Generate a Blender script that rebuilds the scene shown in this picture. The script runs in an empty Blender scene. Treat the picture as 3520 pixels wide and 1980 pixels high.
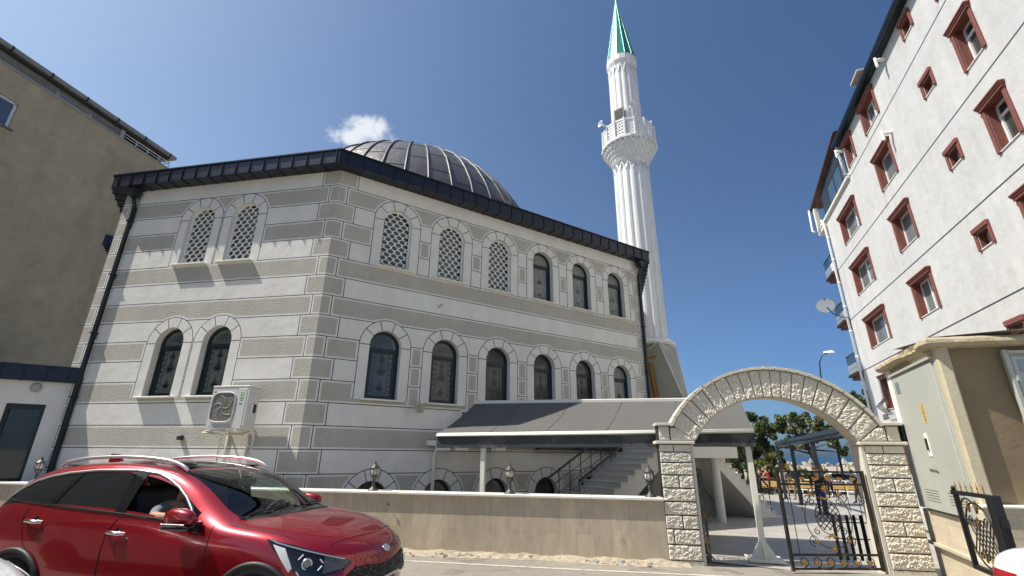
import bpy, bmesh, math, random
import numpy as np
from mathutils import Matrix, Vector, Euler
from mathutils.geometry import delaunay_2d_cdt
from mathutils.bvhtree import BVHTree
R_ = math.radians
sin, cos, pi = math.sin, math.cos, math.pi
scene = bpy.context.scene
COL = scene.collection
random.seed(7); rng = np.random.default_rng(7)

# ------------------------------------------------------------------ camera, light, exposure
CAM_H = 1.6
cam = bpy.data.objects.new("camera", bpy.data.cameras.new("camera")); COL.objects.link(cam)
cam.data.sensor_width = 36; cam.data.lens = 1592.1 / 3520 * 36
cam.data.clip_start = 0.05; cam.data.clip_end = 60000
cam.matrix_world = Matrix.Translation((0, 0, CAM_H)) @ Euler((R_(90 + 19.7155), 0, 0)).to_matrix().to_4x4() @ Matrix.Rotation(R_(.5373), 4, 'Z')
scene.camera = cam
scene.view_settings.view_transform = 'Standard'; scene.view_settings.look = 'None'
scene.view_settings.exposure = 0.46; scene.view_settings.gamma = 1
SUN_AZ, SUN_EL = -95.1, 55.7          # compass angle from +Y towards +X
w = bpy.data.worlds.new("World"); scene.world = w; w.use_nodes = True
nt = w.node_tree; nt.nodes.clear()
bg = nt.nodes.new('ShaderNodeBackground'); out = nt.nodes.new('ShaderNodeOutputWorld')
sky = nt.nodes.new('ShaderNodeTexSky'); sky.sky_type = 'NISHITA'; sky.sun_disc = False
sky.sun_elevation = R_(SUN_EL); sky.sun_rotation = R_(SUN_AZ); sky.altitude = 20
sky.air_density = 1.0; sky.dust_density = 1.3; sky.ozone_density = 2.2
bg.inputs[1].default_value = 0.10
tcw = nt.nodes.new('ShaderNodeTexCoord'); sx_w = nt.nodes.new('ShaderNodeSeparateXYZ'); nt.links.new(tcw.outputs['Generated'], sx_w.inputs[0])
rampw = nt.nodes.new('ShaderNodeValToRGB'); rampw.color_ramp.elements[0].position = .0; rampw.color_ramp.elements[0].color = (.58, .78, 1.06, 1)
rampw.color_ramp.elements[1].position = .35; rampw.color_ramp.elements[1].color = (.92, .99, 1.04, 1)
mixw = nt.nodes.new('ShaderNodeMix'); mixw.data_type = 'RGBA'; mixw.blend_type = 'MULTIPLY'; mixw.inputs[0].default_value = 1
nt.links.new(sx_w.outputs[2], rampw.inputs[0]); nt.links.new(rampw.outputs[0], mixw.inputs[7]); nt.links.new(sky.outputs[0], mixw.inputs[6])
# the sky is paler towards the sun and deeper away from it
dts = nt.nodes.new('ShaderNodeVectorMath'); dts.operation = 'DOT_PRODUCT'; nt.links.new(tcw.outputs['Generated'], dts.inputs[0]); dts.inputs[1].default_value = (sin(R_(SUN_AZ)), cos(R_(SUN_AZ)), 0)
mrs = nt.nodes.new('ShaderNodeMapRange'); mrs.inputs['From Min'].default_value = -.65; mrs.inputs['From Max'].default_value = .7; nt.links.new(dts.outputs['Value'], mrs.inputs[0])
rps = nt.nodes.new('ShaderNodeValToRGB'); rps.color_ramp.elements[0].color = (.58, .67, .79, 1); rps.color_ramp.elements[1].color = (1.22, 1.17, 1.06, 1); nt.links.new(mrs.outputs[0], rps.inputs[0])
mxs = nt.nodes.new('ShaderNodeMix'); mxs.data_type = 'RGBA'; mxs.blend_type = 'MULTIPLY'; mxs.inputs[0].default_value = 1; nt.links.new(mixw.outputs[2], mxs.inputs[6]); nt.links.new(rps.outputs[0], mxs.inputs[7]); mixw = mxs
# one small cumulus and thin haze, as functions of the sky direction
def wn(t, **k):
    n = nt.nodes.new(t)
    for a, v in k.items(): setattr(n, a, v)
    return n
def wdot(v):
    n = wn('ShaderNodeVectorMath', operation='DOT_PRODUCT'); nt.links.new(tcw.outputs['Generated'], n.inputs[0]); n.inputs[1].default_value = v; return n.outputs['Value']
def wmath(op, a, b_=None, c=None):
    n = wn('ShaderNodeMath', operation=op)
    for i, x in enumerate((a, b_, c)):
        if x is None: continue
        if isinstance(x, (int, float)): n.inputs[i].default_value = x
        else: nt.links.new(x, n.inputs[i])
    return n.outputs[0]
cd = Vector((-.328, .812, .60)).normalized(); cr_ = Vector((cd.y, -cd.x, 0)).normalized(); cu_ = cr_.cross(cd)
nz = wn('ShaderNodeTexNoise'); nz.inputs['Scale'].default_value = 26; nz.inputs['Detail'].default_value = 8; nz.inputs['Roughness'].default_value = .62
nt.links.new(tcw.outputs['Generated'], nz.inputs['Vector'])
def blob(du, dv, ru, rv):
    u_ = wmath('DIVIDE', wmath('SUBTRACT', wdot(tuple(cr_)), du), ru); v_ = wmath('DIVIDE', wmath('SUBTRACT', wdot(tuple(cu_)), dv), rv)
    return wmath('SUBTRACT', 1.0, wmath('SQRT', wmath('ADD', wmath('MULTIPLY', u_, u_), wmath('MULTIPLY', v_, v_))))
m1 = wmath('MAXIMUM', blob(.015, .036, .060, .034), wmath('MAXIMUM', blob(-.016, .016, .044, .028), blob(.065, .014, .040, .022)))
front_ = wmath('GREATER_THAN', wdot(tuple(cd)), .9)
msk = wmath('ADD', wmath('MULTIPLY', m1, 1.15), wmath('MULTIPLY', wmath('SUBTRACT', nz.outputs['Fac'], .5), 2.6))
cm = wn('ShaderNodeMapRange'); cm.interpolation_type = 'SMOOTHSTEP'; cm.inputs['From Min'].default_value = .0; cm.inputs['From Max'].default_value = .95; cm.inputs['To Max'].default_value = .80; nt.links.new(msk, cm.inputs[0])
cmm = wmath('MULTIPLY', cm.outputs[0], front_)
mixc = wn('ShaderNodeMix'); mixc.data_type = 'RGBA'; nt.links.new(cmm, mixc.inputs[0]); nt.links.new(mixw.outputs[2], mixc.inputs[6]); mixc.inputs[7].default_value = (7.2, 7.4, 7.6, 1)
nt.links.new(mixc.outputs[2], bg.inputs[0]); nt.links.new(bg.outputs[0], out.inputs[0])
sd = bpy.data.lights.new("sun", 'SUN'); sd.energy = 5.0; sd.angle = R_(.53); sd.color = (1, .95, .87)
sun = bpy.data.objects.new("sun", sd); COL.objects.link(sun)
sdir = Vector((sin(R_(SUN_AZ)) * cos(R_(SUN_EL)), cos(R_(SUN_AZ)) * cos(R_(SUN_EL)), sin(R_(SUN_EL))))
sun.rotation_euler = (-sdir).to_track_quat('-Z', 'Y').to_euler(); sun.location = sdir * 60

# ------------------------------------------------------------------ helpers
def wm(o):
    if o is None: return Matrix.Identity(4)
    b = o.matrix_basis
    return wm(o.parent) @ o.matrix_parent_inverse @ b if o.parent else b.copy()
def setp(o, parent):
    if parent is not None:
        o.parent = parent; o.matrix_parent_inverse = wm(parent).inverted()
def tag(o, label=None, cat=None, group=None, kind=None):
    for k, v in (('label', label), ('category', cat), ('group', group), ('kind', kind)):
        if v: o[k] = v
    return o
def thing(name, label, cat, loc=(0, 0, 0), rz=0.0, group=None, scale=1):
    o = bpy.data.objects.new(name, None); COL.objects.link(o)
    o.empty_display_size = .1
    o.location = loc; o.rotation_euler = (0, 0, rz); o.scale = (scale,) * 3
    return tag(o, label, cat, group)
def copy_tree(o, parent=None):
    c = o.copy(); COL.objects.link(c)
    if parent is not None: c.parent = parent
    for ch in list(o.children): copy_tree(ch, c)
    return c
def meshobj(name, vs, fs, mats, parent=None, mi=None, smooth=False, M=None, local=False):
    me = bpy.data.meshes.new(name)
    me.from_pydata([tuple(v) for v in vs], [], [tuple(f) for f in fs])
    if not isinstance(mats, (list, tuple)): mats = [mats]
    for m in mats: me.materials.append(m)
    if mi is not None: me.polygons.foreach_set('material_index', list(mi))
    if smooth is True: me.polygons.foreach_set('use_smooth', [True] * len(me.polygons))
    elif isinstance(smooth, (list, tuple)): me.polygons.foreach_set('use_smooth', list(smooth))
    me.update()
    o = bpy.data.objects.new(name, me); COL.objects.link(o)
    if parent is not None:
        if local: o.parent = parent
        else:
            setp(o, parent)
    if M is not None: o.matrix_basis = M
    return o
def place(name, me, parent, M):
    o = bpy.data.objects.new(name, me); COL.objects.link(o); setp(o, parent); o.matrix_basis = M
    return o
class MB:
    def __init__(s, M=None): s.v = []; s.f = []; s.m = []; s.sm = []; s.M = M or Matrix.Identity(4)
    def add(s, vs, fs, mi=0, smooth=False, M=None):
        n = len(s.v); T = s.M @ M if M is not None else s.M
        s.v += [T @ Vector(v) for v in vs]; s.f += [[i + n for i in f] for f in fs]
        s.m += [mi] * len(fs); s.sm += [smooth] * len(fs); return s
    def box(s, a, b, mi=0, M=None, bev=0):
        (x0, y0, z0), (x1, y1, z1) = a, b
        if bev:
            e = bev; ring = lambda z, q: [(x0 + q, y0, z), (x1 - q, y0, z), (x1, y0 + q, z), (x1, y1 - q, z), (x1 - q, y1, z), (x0 + q, y1, z), (x0, y1 - q, z), (x0, y0 + q, z)]
            def ins(z): return [(x0 + e, y0 + e, z), (x1 - e, y0 + e, z), (x1 - e, y0 + e, z), (x1 - e, y1 - e, z), (x1 - e, y1 - e, z), (x0 + e, y1 - e, z), (x0 + e, y1 - e, z), (x0 + e, y0 + e, z)]
            L = [ins(z0), ring(z0 + e, e), ring(z1 - e, e), ins(z1)]
            vs = [p for r in L for p in r]; fs = []
            for k in range(3):
                for i in range(8): fs.append((k * 8 + i, k * 8 + (i + 1) % 8, k * 8 + 8 + (i + 1) % 8, k * 8 + 8 + i))
            fs += [(7, 5, 3, 1), (24 + 1, 24 + 3, 24 + 5, 24 + 7)]
            return s.add(vs, fs, mi, False, M)
        vs = [(x0, y0, z0), (x1, y0, z0), (x1, y1, z0), (x0, y1, z0), (x0, y0, z1), (x1, y0, z1), (x1, y1, z1), (x0, y1, z1)]
        return s.add(vs, [(3, 2, 1, 0), (4, 5, 6, 7), (0, 1, 5, 4), (1, 2, 6, 5), (2, 3, 7, 6), (3, 0, 4, 7)], mi, False, M)
    def tube(s, pts, r, n=8, mi=0, cap=True, closed=False, M=None, smooth=True):
        pts = [Vector(p) for p in pts]; N = len(pts); rr = r if isinstance(r, (list, tuple)) else [r] * N
        vs = []; prev = None
        for i, p in enumerate(pts):
            if closed: t = pts[(i + 1) % N] - pts[i - 1]
            else: t = pts[min(i + 1, N - 1)] - pts[max(i - 1, 0)]
            t = t.normalized() if t.length > 1e-9 else Vector((0, 0, 1))
            if prev is None:
                a = Vector((0, 0, 1)) if abs(t.z) < .9 else Vector((1, 0, 0)); x = t.cross(a).normalized()
            else:
                x = prev - t * prev.dot(t); x = x.normalized() if x.length > 1e-6 else prev
            prev = x; y = t.cross(x)
            vs += [p + (x * cos(2 * pi * k / n) + y * sin(2 * pi * k / n)) * rr[i] for k in range(n)]
        fs = []
        for i in range(N if closed else N - 1):
            j = (i + 1) % N
            for k in range(n): fs.append((i * n + k, i * n + (k + 1) % n, j * n + (k + 1) % n, j * n + k))
        s.add(vs, fs, mi, smooth, M)
        if cap and not closed:
            s.add(vs[:n], [tuple(range(n))[::-1]], mi, False, M); s.add(vs[-n:], [tuple(range(n))], mi, False, M)
        return s
    def lathe(s, prof, n=16, c=(0, 0, 0), mi=0, smooth=True, M=None, rot=0):
        vs = []
        for r, z in prof: vs += [(c[0] + r * cos(2 * pi * k / n + rot), c[1] + r * sin(2 * pi * k / n + rot), c[2] + z) for k in range(n)]
        fs = []
        for i in range(len(prof) - 1):
            for k in range(n): fs.append((i * n + k, i * n + (k + 1) % n, (i + 1) * n + (k + 1) % n, (i + 1) * n + k))
        s.add(vs, fs, mi, smooth, M)
        if prof[0][0] > 1e-4: s.add(vs[:n], [tuple(range(n))[::-1]], mi, False, M)
        if prof[-1][0] > 1e-4: s.add(vs[-n:], [tuple(range(n))], mi, False, M)
        return s
    def prism(s, poly, w0, w1, mi=0, M=None, mis=None, smooth=False):      # poly in (u,z); extruded along y from w0 to w1
        n = len(poly)
        vs = [(u, w0, z) for u, z in poly] + [(u, w1, z) for u, z in poly]
        s.add(vs, [tuple(range(n)), tuple(range(2 * n - 1, n - 1, -1))], mi, False, M)
        s.add(vs, [(i, i + n, (i + 1) % n + n, (i + 1) % n) for i in range(n)], mi if mis is None else mis, smooth, M)
        return s
    def plate(s, layers, w0, w1=None, mi=0, M=None, side=None):             # 2-D partition, optionally given thickness
        vs, tr, mm = partition(layers)
        s.add([(u, w0, z) for u, z in vs], [t for t in tr], 0, False, M)
        s.m[-len(tr):] = [m + mi for m in mm]
        if w1 is not None:
            s.add([(u, w1, z) for u, z in vs], [t[::-1] for t in tr], 0, False, M); s.m[-len(tr):] = [m + mi for m in mm]
            cnt = {}
            for t in tr:
                for a, b in ((t[0], t[1]), (t[1], t[2]), (t[2], t[0])):
                    k = (min(a, b), max(a, b)); cnt[k] = cnt.get(k, 0) + 1
            ed = [k for k, c in cnt.items() if c == 1]
            P = []; F = []
            for a, b in ed:
                q = len(P); P += [(vs[a][0], w0, vs[a][1]), (vs[b][0], w0, vs[b][1]), (vs[b][0], w1, vs[b][1]), (vs[a][0], w1, vs[a][1])]; F.append((q, q + 1, q + 2, q + 3))
            s.add(P, F, mi if side is None else side, False, M)
        return s
    def build(s, name, mats, parent=None, fix=True, local=False, M=None, shade=None):
        sm = s.sm if shade is None else [shade] * len(s.f)
        o = meshobj(name, s.v, s.f, mats, parent, s.m, sm, M, local)
        if fix:
            bm = bmesh.new(); bm.from_mesh(o.data)
            bmesh.ops.remove_doubles(bm, verts=bm.verts, dist=1e-5)
            bmesh.ops.recalc_face_normals(bm, faces=bm.faces); bm.to_mesh(o.data); bm.free()
        return o
def pip(p, poly):
    x, y = p; c = False; j = len(poly) - 1
    for i in range(len(poly)):
        xi, yi = poly[i]; xj, yj = poly[j]
        if (yi > y) != (yj > y) and x < (xj - xi) * (y - yi) / (yj - yi) + xi: c = not c
        j = i
    return c
def partition(layers, grid=None):
    """flat partition of overlapping outlines: later ones win, -1 is a hole"""
    V = []; E = []
    for poly, m in layers:
        n = len(V); V += [Vector((p[0], p[1])) for p in poly]; k = len(poly)
        E += [(n + i, n + (i + 1) % k) for i in range(k)]
    if grid:
        for p in grid: V.append(Vector(p))
    vs, es, fs, *_ = delaunay_2d_cdt(V, E, [], 0, 1e-6)
    bb = [(min(p[0] for p in q), max(p[0] for p in q), min(p[1] for p in q), max(p[1] for p in q)) for q, m in layers]
    T = []; Mi = []
    for f in fs:
        a, b, c = (vs[i] for i in f)
        if abs((b - a).cross(c - a)) < 1e-9: continue
        g = (a + b + c) / 3; hit = -1
        for i in range(len(layers) - 1, -1, -1):
            x0, x1, y0, y1 = bb[i]
            if x0 <= g.x <= x1 and y0 <= g.y <= y1 and pip((g.x, g.y), layers[i][0]): hit = layers[i][1]; break
        if hit >= 0:
            T.append(tuple(f)); Mi.append(hit)
    return [(v.x, v.y) for v in vs], T, Mi
def rect(u0, z0, u1, z1): return [(u0, z0), (u1, z0), (u1, z1), (u0, z1)]
def arch(c, zs, r, zb, n=20):
    return [(c - r, zb)] + [(c - r * cos(pi * k / n), zs + r * sin(pi * k / n)) for k in range(n + 1)] + [(c + r, zb)]
def seg(a, b, w):
    a = Vector(a); b = Vector(b); d = (b - a).normalized(); q = Vector((-d.y, d.x)) * w / 2
    return [tuple(a + q), tuple(a - q), tuple(b - q), tuple(b + q)]
def circ(c, z, r, n=16, sx=1, a0=0): return [(c + r * sx * cos(2 * pi * k / n + a0), z + r * sin(2 * pi * k / n + a0)) for k in range(n)]
def azv(a): return Vector((sin(R_(a)), cos(R_(a)), 0))
def frame(P, az, flip=1):
    """local x along compass angle az, local y the outward normal (az - 90 * flip), z up"""
    u = azv(az); n = azv(az - 90 * flip)
    return Matrix(((u.x, n.x, 0, P[0]), (u.y, n.y, 0, P[1]), (0, 0, 1, P[2] if len(P) > 2 else 0), (0, 0, 0, 1)))

# ------------------------------------------------------------------ materials
def pmat(name, col, rough=.6, metal=0, bump=None, var=None, spec=.5, coat=0, stain=None, aniso=None, trans=0, ior=1.45, alpha=1, bump2=None, sx=(1, 1, 1), streak=None):
    m = bpy.data.materials.new(name); m.use_nodes = True; N = m.node_tree.nodes; L = m.node_tree.links
    b = N['Principled BSDF']; c4 = (*col, 1)
    b.inputs['Base Color'].default_value = c4; b.inputs['Roughness'].default_value = rough; b.inputs['Metallic'].default_value = metal
    b.inputs['Specular IOR Level'].default_value = spec; b.inputs['Coat Weight'].default_value = coat; b.inputs['Coat Roughness'].default_value = .03
    b.inputs['Transmission Weight'].default_value = trans; b.inputs['IOR'].default_value = ior; b.inputs['Alpha'].default_value = alpha
    tc = N.new('ShaderNodeTexCoord'); mp = N.new('ShaderNodeMapping'); mp.inputs['Scale'].default_value = sx
    L.new(tc.outputs['Object'], mp.inputs[0]); co = mp.outputs[0]
    last = None
    def noise(sc, det=4, r=.55, dist=0):
        n = N.new('ShaderNodeTexNoise'); n.inputs['Scale'].default_value = sc; n.inputs['Detail'].default_value = det
        n.inputs['Roughness'].default_value = r; n.inputs['Distortion'].default_value = dist; L.new(co, n.inputs['Vector']); return n.outputs['Fac']
    def mul(prev, fac_out, lo, hi):
        mr = N.new('ShaderNodeMapRange'); mr.inputs['From Min'].default_value = .3; mr.inputs['From Max'].default_value = .7
        mr.inputs['To Min'].default_value = lo; mr.inputs['To Max'].default_value = hi; L.new(fac_out, mr.inputs[0])
        mx = N.new('ShaderNodeMix'); mx.data_type = 'RGBA'; mx.blend_type = 'MULTIPLY'; mx.inputs[0].default_value = 1
        if prev is None: mx.inputs[6].default_value = c4
        else: L.new(prev, mx.inputs[6])
        L.new(mr.outputs[0], mx.inputs[7]); return mx.outputs[2]
    if var:
        for sc, amt in (var if isinstance(var, list) else [var]): last = mul(last, noise(sc), 1 - amt, 1 + amt * .6)
    if streak:
        m3 = N.new('ShaderNodeMapping'); m3.inputs['Scale'].default_value = (1, 1, .09); L.new(tc.outputs['Object'], m3.inputs[0]); n3 = N.new('ShaderNodeTexNoise'); n3.inputs['Scale'].default_value = streak[0]; n3.inputs['Detail'].default_value = 5; L.new(m3.outputs[0], n3.inputs['Vector']); last = mul(last, n3.outputs['Fac'], 1 - streak[1], 1 + streak[1] * .3)
    if stain:                                  # (scale, second colour, threshold, softness)
        sc, c2, th, sf = stain
        f = noise(sc, 6, .65); mr = N.new('ShaderNodeMapRange'); mr.inputs['From Min'].default_value = th; mr.inputs['From Max'].default_value = th + sf
        L.new(f, mr.inputs[0]); mx = N.new('ShaderNodeMix'); mx.data_type = 'RGBA'; L.new(mr.outputs[0], mx.inputs[0])
        if last is None: mx.inputs[6].default_value = c4
        else: L.new(last, mx.inputs[6])
        mx.inputs[7].default_value = (*c2, 1); last = mx.outputs[2]
    if last is not None: L.new(last, b.inputs['Base Color'])
    nb = None
    for bp in (bump, bump2):
        if bp:
            sc, st, dist = bp[:3]; f = noise(sc, 5, .6, bp[3] if len(bp) > 3 else 0); bn = N.new('ShaderNodeBump'); bn.inputs['Strength'].default_value = st; bn.inputs['Distance'].default_value = dist
            L.new(f, bn.inputs['Height'])
            if nb is not None: L.new(nb, bn.inputs['Normal'])
            nb = bn.outputs[0]
    if nb is not None: L.new(nb, b.inputs['Normal'])
    return m
def tiles(m, w_, h_, gap, dark, vary=.12, rot=(0, 0, 0), streak=0, plane='uz', freq=.5):
    """add a brick layout to a pmat material: colour per tile and darker joints"""
    N = m.node_tree.nodes; L = m.node_tree.links; b = N['Principled BSDF']
    src = b.inputs['Base Color'].links[0].from_socket if b.inputs['Base Color'].links else None
    tc = N.new('ShaderNodeTexCoord'); mp = N.new('ShaderNodeMapping'); mp.inputs['Rotation'].default_value = rot
    L.new(tc.outputs['Object'], mp.inputs[0])
    bk = N.new('ShaderNodeTexBrick'); bk.offset = freq; bk.inputs['Scale'].default_value = 1; bk.inputs['Brick Width'].default_value = w_; bk.inputs['Row Height'].default_value = h_
    bk.inputs['Mortar Size'].default_value = gap; bk.inputs['Color1'].default_value = (1 - vary,) * 3 + (1,); bk.inputs['Color2'].default_value = (1 + vary * .7, 1 + vary * .62, 1 + vary * .5, 1)
    bk.inputs['Mortar'].default_value = (*dark, 1); bk.inputs['Bias'].default_value = 0; bk.inputs['Mortar Smooth'].default_value = .2
    L.new(mp.outputs[0], bk.inputs['Vector'])
    mx = N.new('ShaderNodeMix'); mx.data_type = 'RGBA'; mx.blend_type = 'MULTIPLY'; mx.inputs[0].default_value = 1
    if src: L.new(src, mx.inputs[6])
    else: mx.inputs[6].default_value = b.inputs['Base Color'].default_value
    L.new(bk.outputs['Color'], mx.inputs[7]); L.new(mx.outputs[2], b.inputs['Base Color'])
    return m
M_ = {}
M_['plaster'] = pmat('white_plaster', (.74, .715, .655), .85, bump=(3.5, .4, .03), var=[(.7, .05), (4, .045)], bump2=(60, .2, .003), streak=(3.5, .06))
M_['stucco'] = pmat('grey_rough_stucco', (.495, .47, .40), .95, bump=(30, 1, .016), var=[(.9, .07), (45, .16)], bump2=(120, .6, .004), streak=(3, .08))
M_['joint'] = pmat('dark_joint', (.05, .05, .062), .8)
M_['frame'] = pmat('dark_green_frame', (.012, .022, .027), .35, metal=.2, spec=.6)
M_['slate'] = pmat('dark_blue_sheet_metal', (.030, .036, .050), .30, metal=.5, bump=(2.5, .12, .02), var=(3, .08))
M_['ribm'] = pmat('lead_rib', (.085, .082, .082), .5, metal=.4, bump=(8, .3, .01))
M_['lead'] = pmat('lead_grey_sheet', (.185, .175, .168), .40, metal=.6, bump=(1.2, .6, .08, .3), var=[(1.5, .14), (7, .08)])
M_['glass'] = pmat('window_glass', (.09, .105, .10), .08, spec=.8, var=(2.5, .2))
M_['glass_grey'] = pmat('etched_glass_reflection_tone', (.21, .22, .205), .22, spec=.6, var=(6, .12))  # grey base paints the bright surroundings mirrored in these etched panes
M_['marble'] = pmat('white_marble_sill', (.78, .76, .68), .4, var=(8, .05))
M_['minaret'] = pmat('white_minaret_stone', (.80, .80, .78), .7, bump=(14, .3, .01), var=[(1.2, .05), (8, .03)], streak=(4, .10))
M_['teal'] = pmat('teal_cone_metal', (.035, .30, .22), .38, metal=.3, var=[(3, .12), (11, .1)], bump=(12, .4, .01))
M_['white'] = pmat('white_paint', (.8, .8, .77), .45, var=(6, .03))
M_['cream'] = pmat('cream_paint', (.74, .72, .62), .5, var=(4, .05))
M_['dgrey'] = pmat('dark_grey_steel', (.045, .055, .065), .45, metal=.4, var=(5, .1))
M_['black'] = pmat('black_paint', (.012, .012, .014), .45, spec=.5, var=(30, .2))
M_['gold'] = pmat('gold_paint', (.48, .26, .055), .42, metal=.7)
M_['tan'] = pmat('tan_render', (.54, .425, .265), .92, bump=(6, .5, .02), var=[(.35, .16), (2.2, .10)], streak=(1.2, .12), stain=(.9, (.31, .26, .18), .60, .25))
M_['rwall'] = pmat('off_white_render', (.55, .545, .525), .9, bump=(5, .6, .02), var=[(.5, .06), (3, .06)], stain=(1.3, (.44, .44, .42), .55, .22), streak=(2.5, .07))
M_['red'] = pmat('brick_red_paint', (.19, .062, .046), .75, bump=(30, .3, .006), var=(4, .1))
# ------------------------------------------------------------------ mosque
PC = Vector((-4.52, 10.45, 0)); AZA, AZB = -79.145, 57.174
LA, LB = 6.7177, 11.2229; Z0, DZ, ZT = 8.154, .5, 8.60
FA, FB = frame(PC, AZA, 1), frame(PC, AZB, -1)
PL = PC + azv(AZA) * LA; PR = PC + azv(AZB) * LB
mosque = thing('mosque', 'white and grey banded mosque with arched windows, dark metal eaves and a lead dome', 'mosque', PC)
def facade(L, cols_top, cols_low, cols_base, skip_end=False):
    lay = [(rect(0, -.4, L, ZT), 0)]; lines = []; tops = []
    zj = [Z0 - DZ * k for k in range(0, 18)]
    lw = .020; mg = .05
    for k in range(0, 18):
        zt = ZT + .3 if k == 0 else zj[k - 1]; zb = zj[k]
        q = .48 if k % 2 == 0 else .24
        for a, b in ((-1, q), (L - q, L + 1)):
            lay.append((rect(max(a + mg, 0) if a > 0 else 0, zb + mg, min(b - mg, L) if b < L else L, min(zt - mg, ZT)), 1))
            lines.append(rect((b if a < 0 else a) - lw / 2, zb, (b if a < 0 else a) + lw / 2, min(zt, ZT)))
        if k % 2 == 1: lay.append((rect(q + mg, zb + mg, L - q - mg, zt - mg), 1))
        lines.append(rect(0, zb - lw / 2, L, zb + lw / 2))
    wins = [(c, 7.50, 6.154, 'u') for c in cols_top] + [(c, 4.09, 2.78, 'l') for c in cols_low] + [(c, .60, -.2, 'b') for c in cols_base]
    cc = sorted(set(cols_top))
    for (a, b) in zip(cc, cc[1:]):                       # joints of the small blocks between neighbouring windows
        if b - a > 1.5:
            for z0, z1 in ((6.154, 7.654), (2.654, 4.154)):
                for k in range(3):
                    za = z0 + k * .5
                    lay.append((rect(a + .655, za, b - .655, za + .5), 0))
                    if k == 1 or (z0 < 3 and k != 1): lay.append((rect(a + .655 + .06, za + mg, b - .655 - .06, za + .5 - mg), 1))
    for c, zs, zb, kd in wins: lay.append((arch(c, zs, .655 + .055, zb, 24), 0))
    lay += [(l, 2) for l in lines]
    for c, zs, zb, kd in wins:
        lay.append((arch(c, zs, .664, zb, 24), 2)); lay.append((arch(c, zs, .645, zb, 24), 0))
        for k in range(6):
            a = pi * k / 5; lay.append((seg((c + .40 * cos(a), zs + .40 * sin(a)), (c + .65 * cos(a), zs + .65 * sin(a)), .02), 2))
        lay.append((arch(c, zs, .40, zs - (1.32 if kd == 'u' else 1.29) if kd != 'b' else -.2, 20), -1))
    return lay, wins
cA = [3.965, 2.62]; cB = [1.66 + 1.64 * i for i in range(6)]
layA, wA = facade(LA, cA, cA, [])
layB, wB = facade(LB, cB, cB, cB[:5])
mb = MB(FA); mb.plate(layA, 0)
mb.M = FB; mb.plate(layB, 0)
mb.M = Matrix.Identity(4)
BLk = PL + azv(-31) * 10; BRt = PR + azv(11.1) * 9
for a, b in ((PL, BLk), (BLk, BRt), (BRt, PR)):
    mb.add([(a.x, a.y, -.4), (b.x, b.y, -.4), (b.x, b.y, ZT), (a.x, a.y, ZT)], [(0, 1, 2, 3)], 0)
for F, ws in ((FA, wA), (FB, wB)):                       # reveals
    mb.M = F
    for c, zs, zb, kd in ws:
        h = 1.32 if kd == 'u' else (1.29 if kd == 'l' else .8)
        pl = arch(c, zs, .40, zs - h, 20); n = len(pl); dp = -.24
        vs = [(u, 0, z) for u, z in pl] + [(u, dp, z) for u, z in pl]
        mb.add(vs, [(i, (i + 1) % n, (i + 1) % n + n, i + n) for i in range(n)], 3)
M_['reveal'] = pmat('reveal_plaster', (.68, .67, .62), .85, bump=(8, .2, .01))
mb.build('wall', [M_['plaster'], M_['stucco'], M_['joint'], M_['reveal']], mosque, fix=False)

# window units (shared meshes, local: x along wall, y outwards, z up, origin at spring line)
def horseshoe(ro, ri, zo, zi, n=20, c=0):
    a = arch(c, 0, ro, zo, n); b = arch(c, 0, ri, zi, n)
    return [a[0]] + a[1:] + [a[0], b[0]] + b[1:][::-1] + [b[0]]
def leaf(x, z, L, w_, a):
    p = [(0, 0), (w_, L * .35), (w_ * .8, L * .65), (0, L), (-w_ * .8, L * .65), (-w_, L * .35)]
    return [(x + u * cos(a) - v * sin(a), z + u * sin(a) + v * cos(a)) for u, v in p]
def motif(h):
    P = []
    def pl(q, m): P.append((q, m))
    for sx_ in (-1, 1):
        pl(rect(sx_ * .175 - .005, -h + .17, sx_ * .175 + .005, -.13), 0)
        pl(rect(sx_ * .305 - .004, -h + .12, sx_ * .305 + .004, -.10), 0)
    for z in (-h + .17, -.13): pl(rect(-.175, z - .005, .175, z + .005), 0)
    for z in (-h + .10, -.10): pl(rect(-.305, z - .004, .305, z + .004), 0)
    def plant(x, z, s, m1, m2):
        for a in (-1.15, -.7, -.3, .3, .7, 1.15): pl(leaf(x, z, .13 * s * (1 - .15 * abs(a)), .018 * s, a), m1)
        pl(leaf(x, z + .05 * s, .15 * s, .03 * s, 0), m2)
        for a in (-2.0, 2.0): pl(leaf(x, z, .07 * s, .015 * s, a), m1)
    hh = h - .3
    plant(0, -h + .24, 1.1, 0, 3); plant(0, -h + .24 + hh * .40, 1.5, 2, 1); plant(0, -h + .24 + hh * .72, 1.0, 3, 1)
    for s_ in (-1, 1):
        for k in range(7):
            z = -h + .19 + k * (h - .34) / 7
            pl(leaf(s_ * .24, z, .085, .024, .5 * (-1) ** k * s_), (0, 1, 3, 0, 2)[k % 5]); pl(leaf(s_ * .24, z, .07, .014, -.9 * (-1) ** k * s_), 0)
    for k in range(5): pl(leaf(-.24 + .12 * k, -h + .045, .05, .03, .6 * (-1) ** k), 1 if k % 2 else 0)
    for k in range(9):
        a = pi * (k + .5) / 9; pl(leaf(.19 * cos(a), .19 * sin(a) - .02, .08, .02, a - pi / 2), 0)
    for k in range(7):
        a = pi * (k + .5) / 7; pl(leaf(.06 * cos(a), .04 + .06 * sin(a), .08, .015, a - pi / 2), 3 if k % 2 else 0)
    return P
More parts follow.
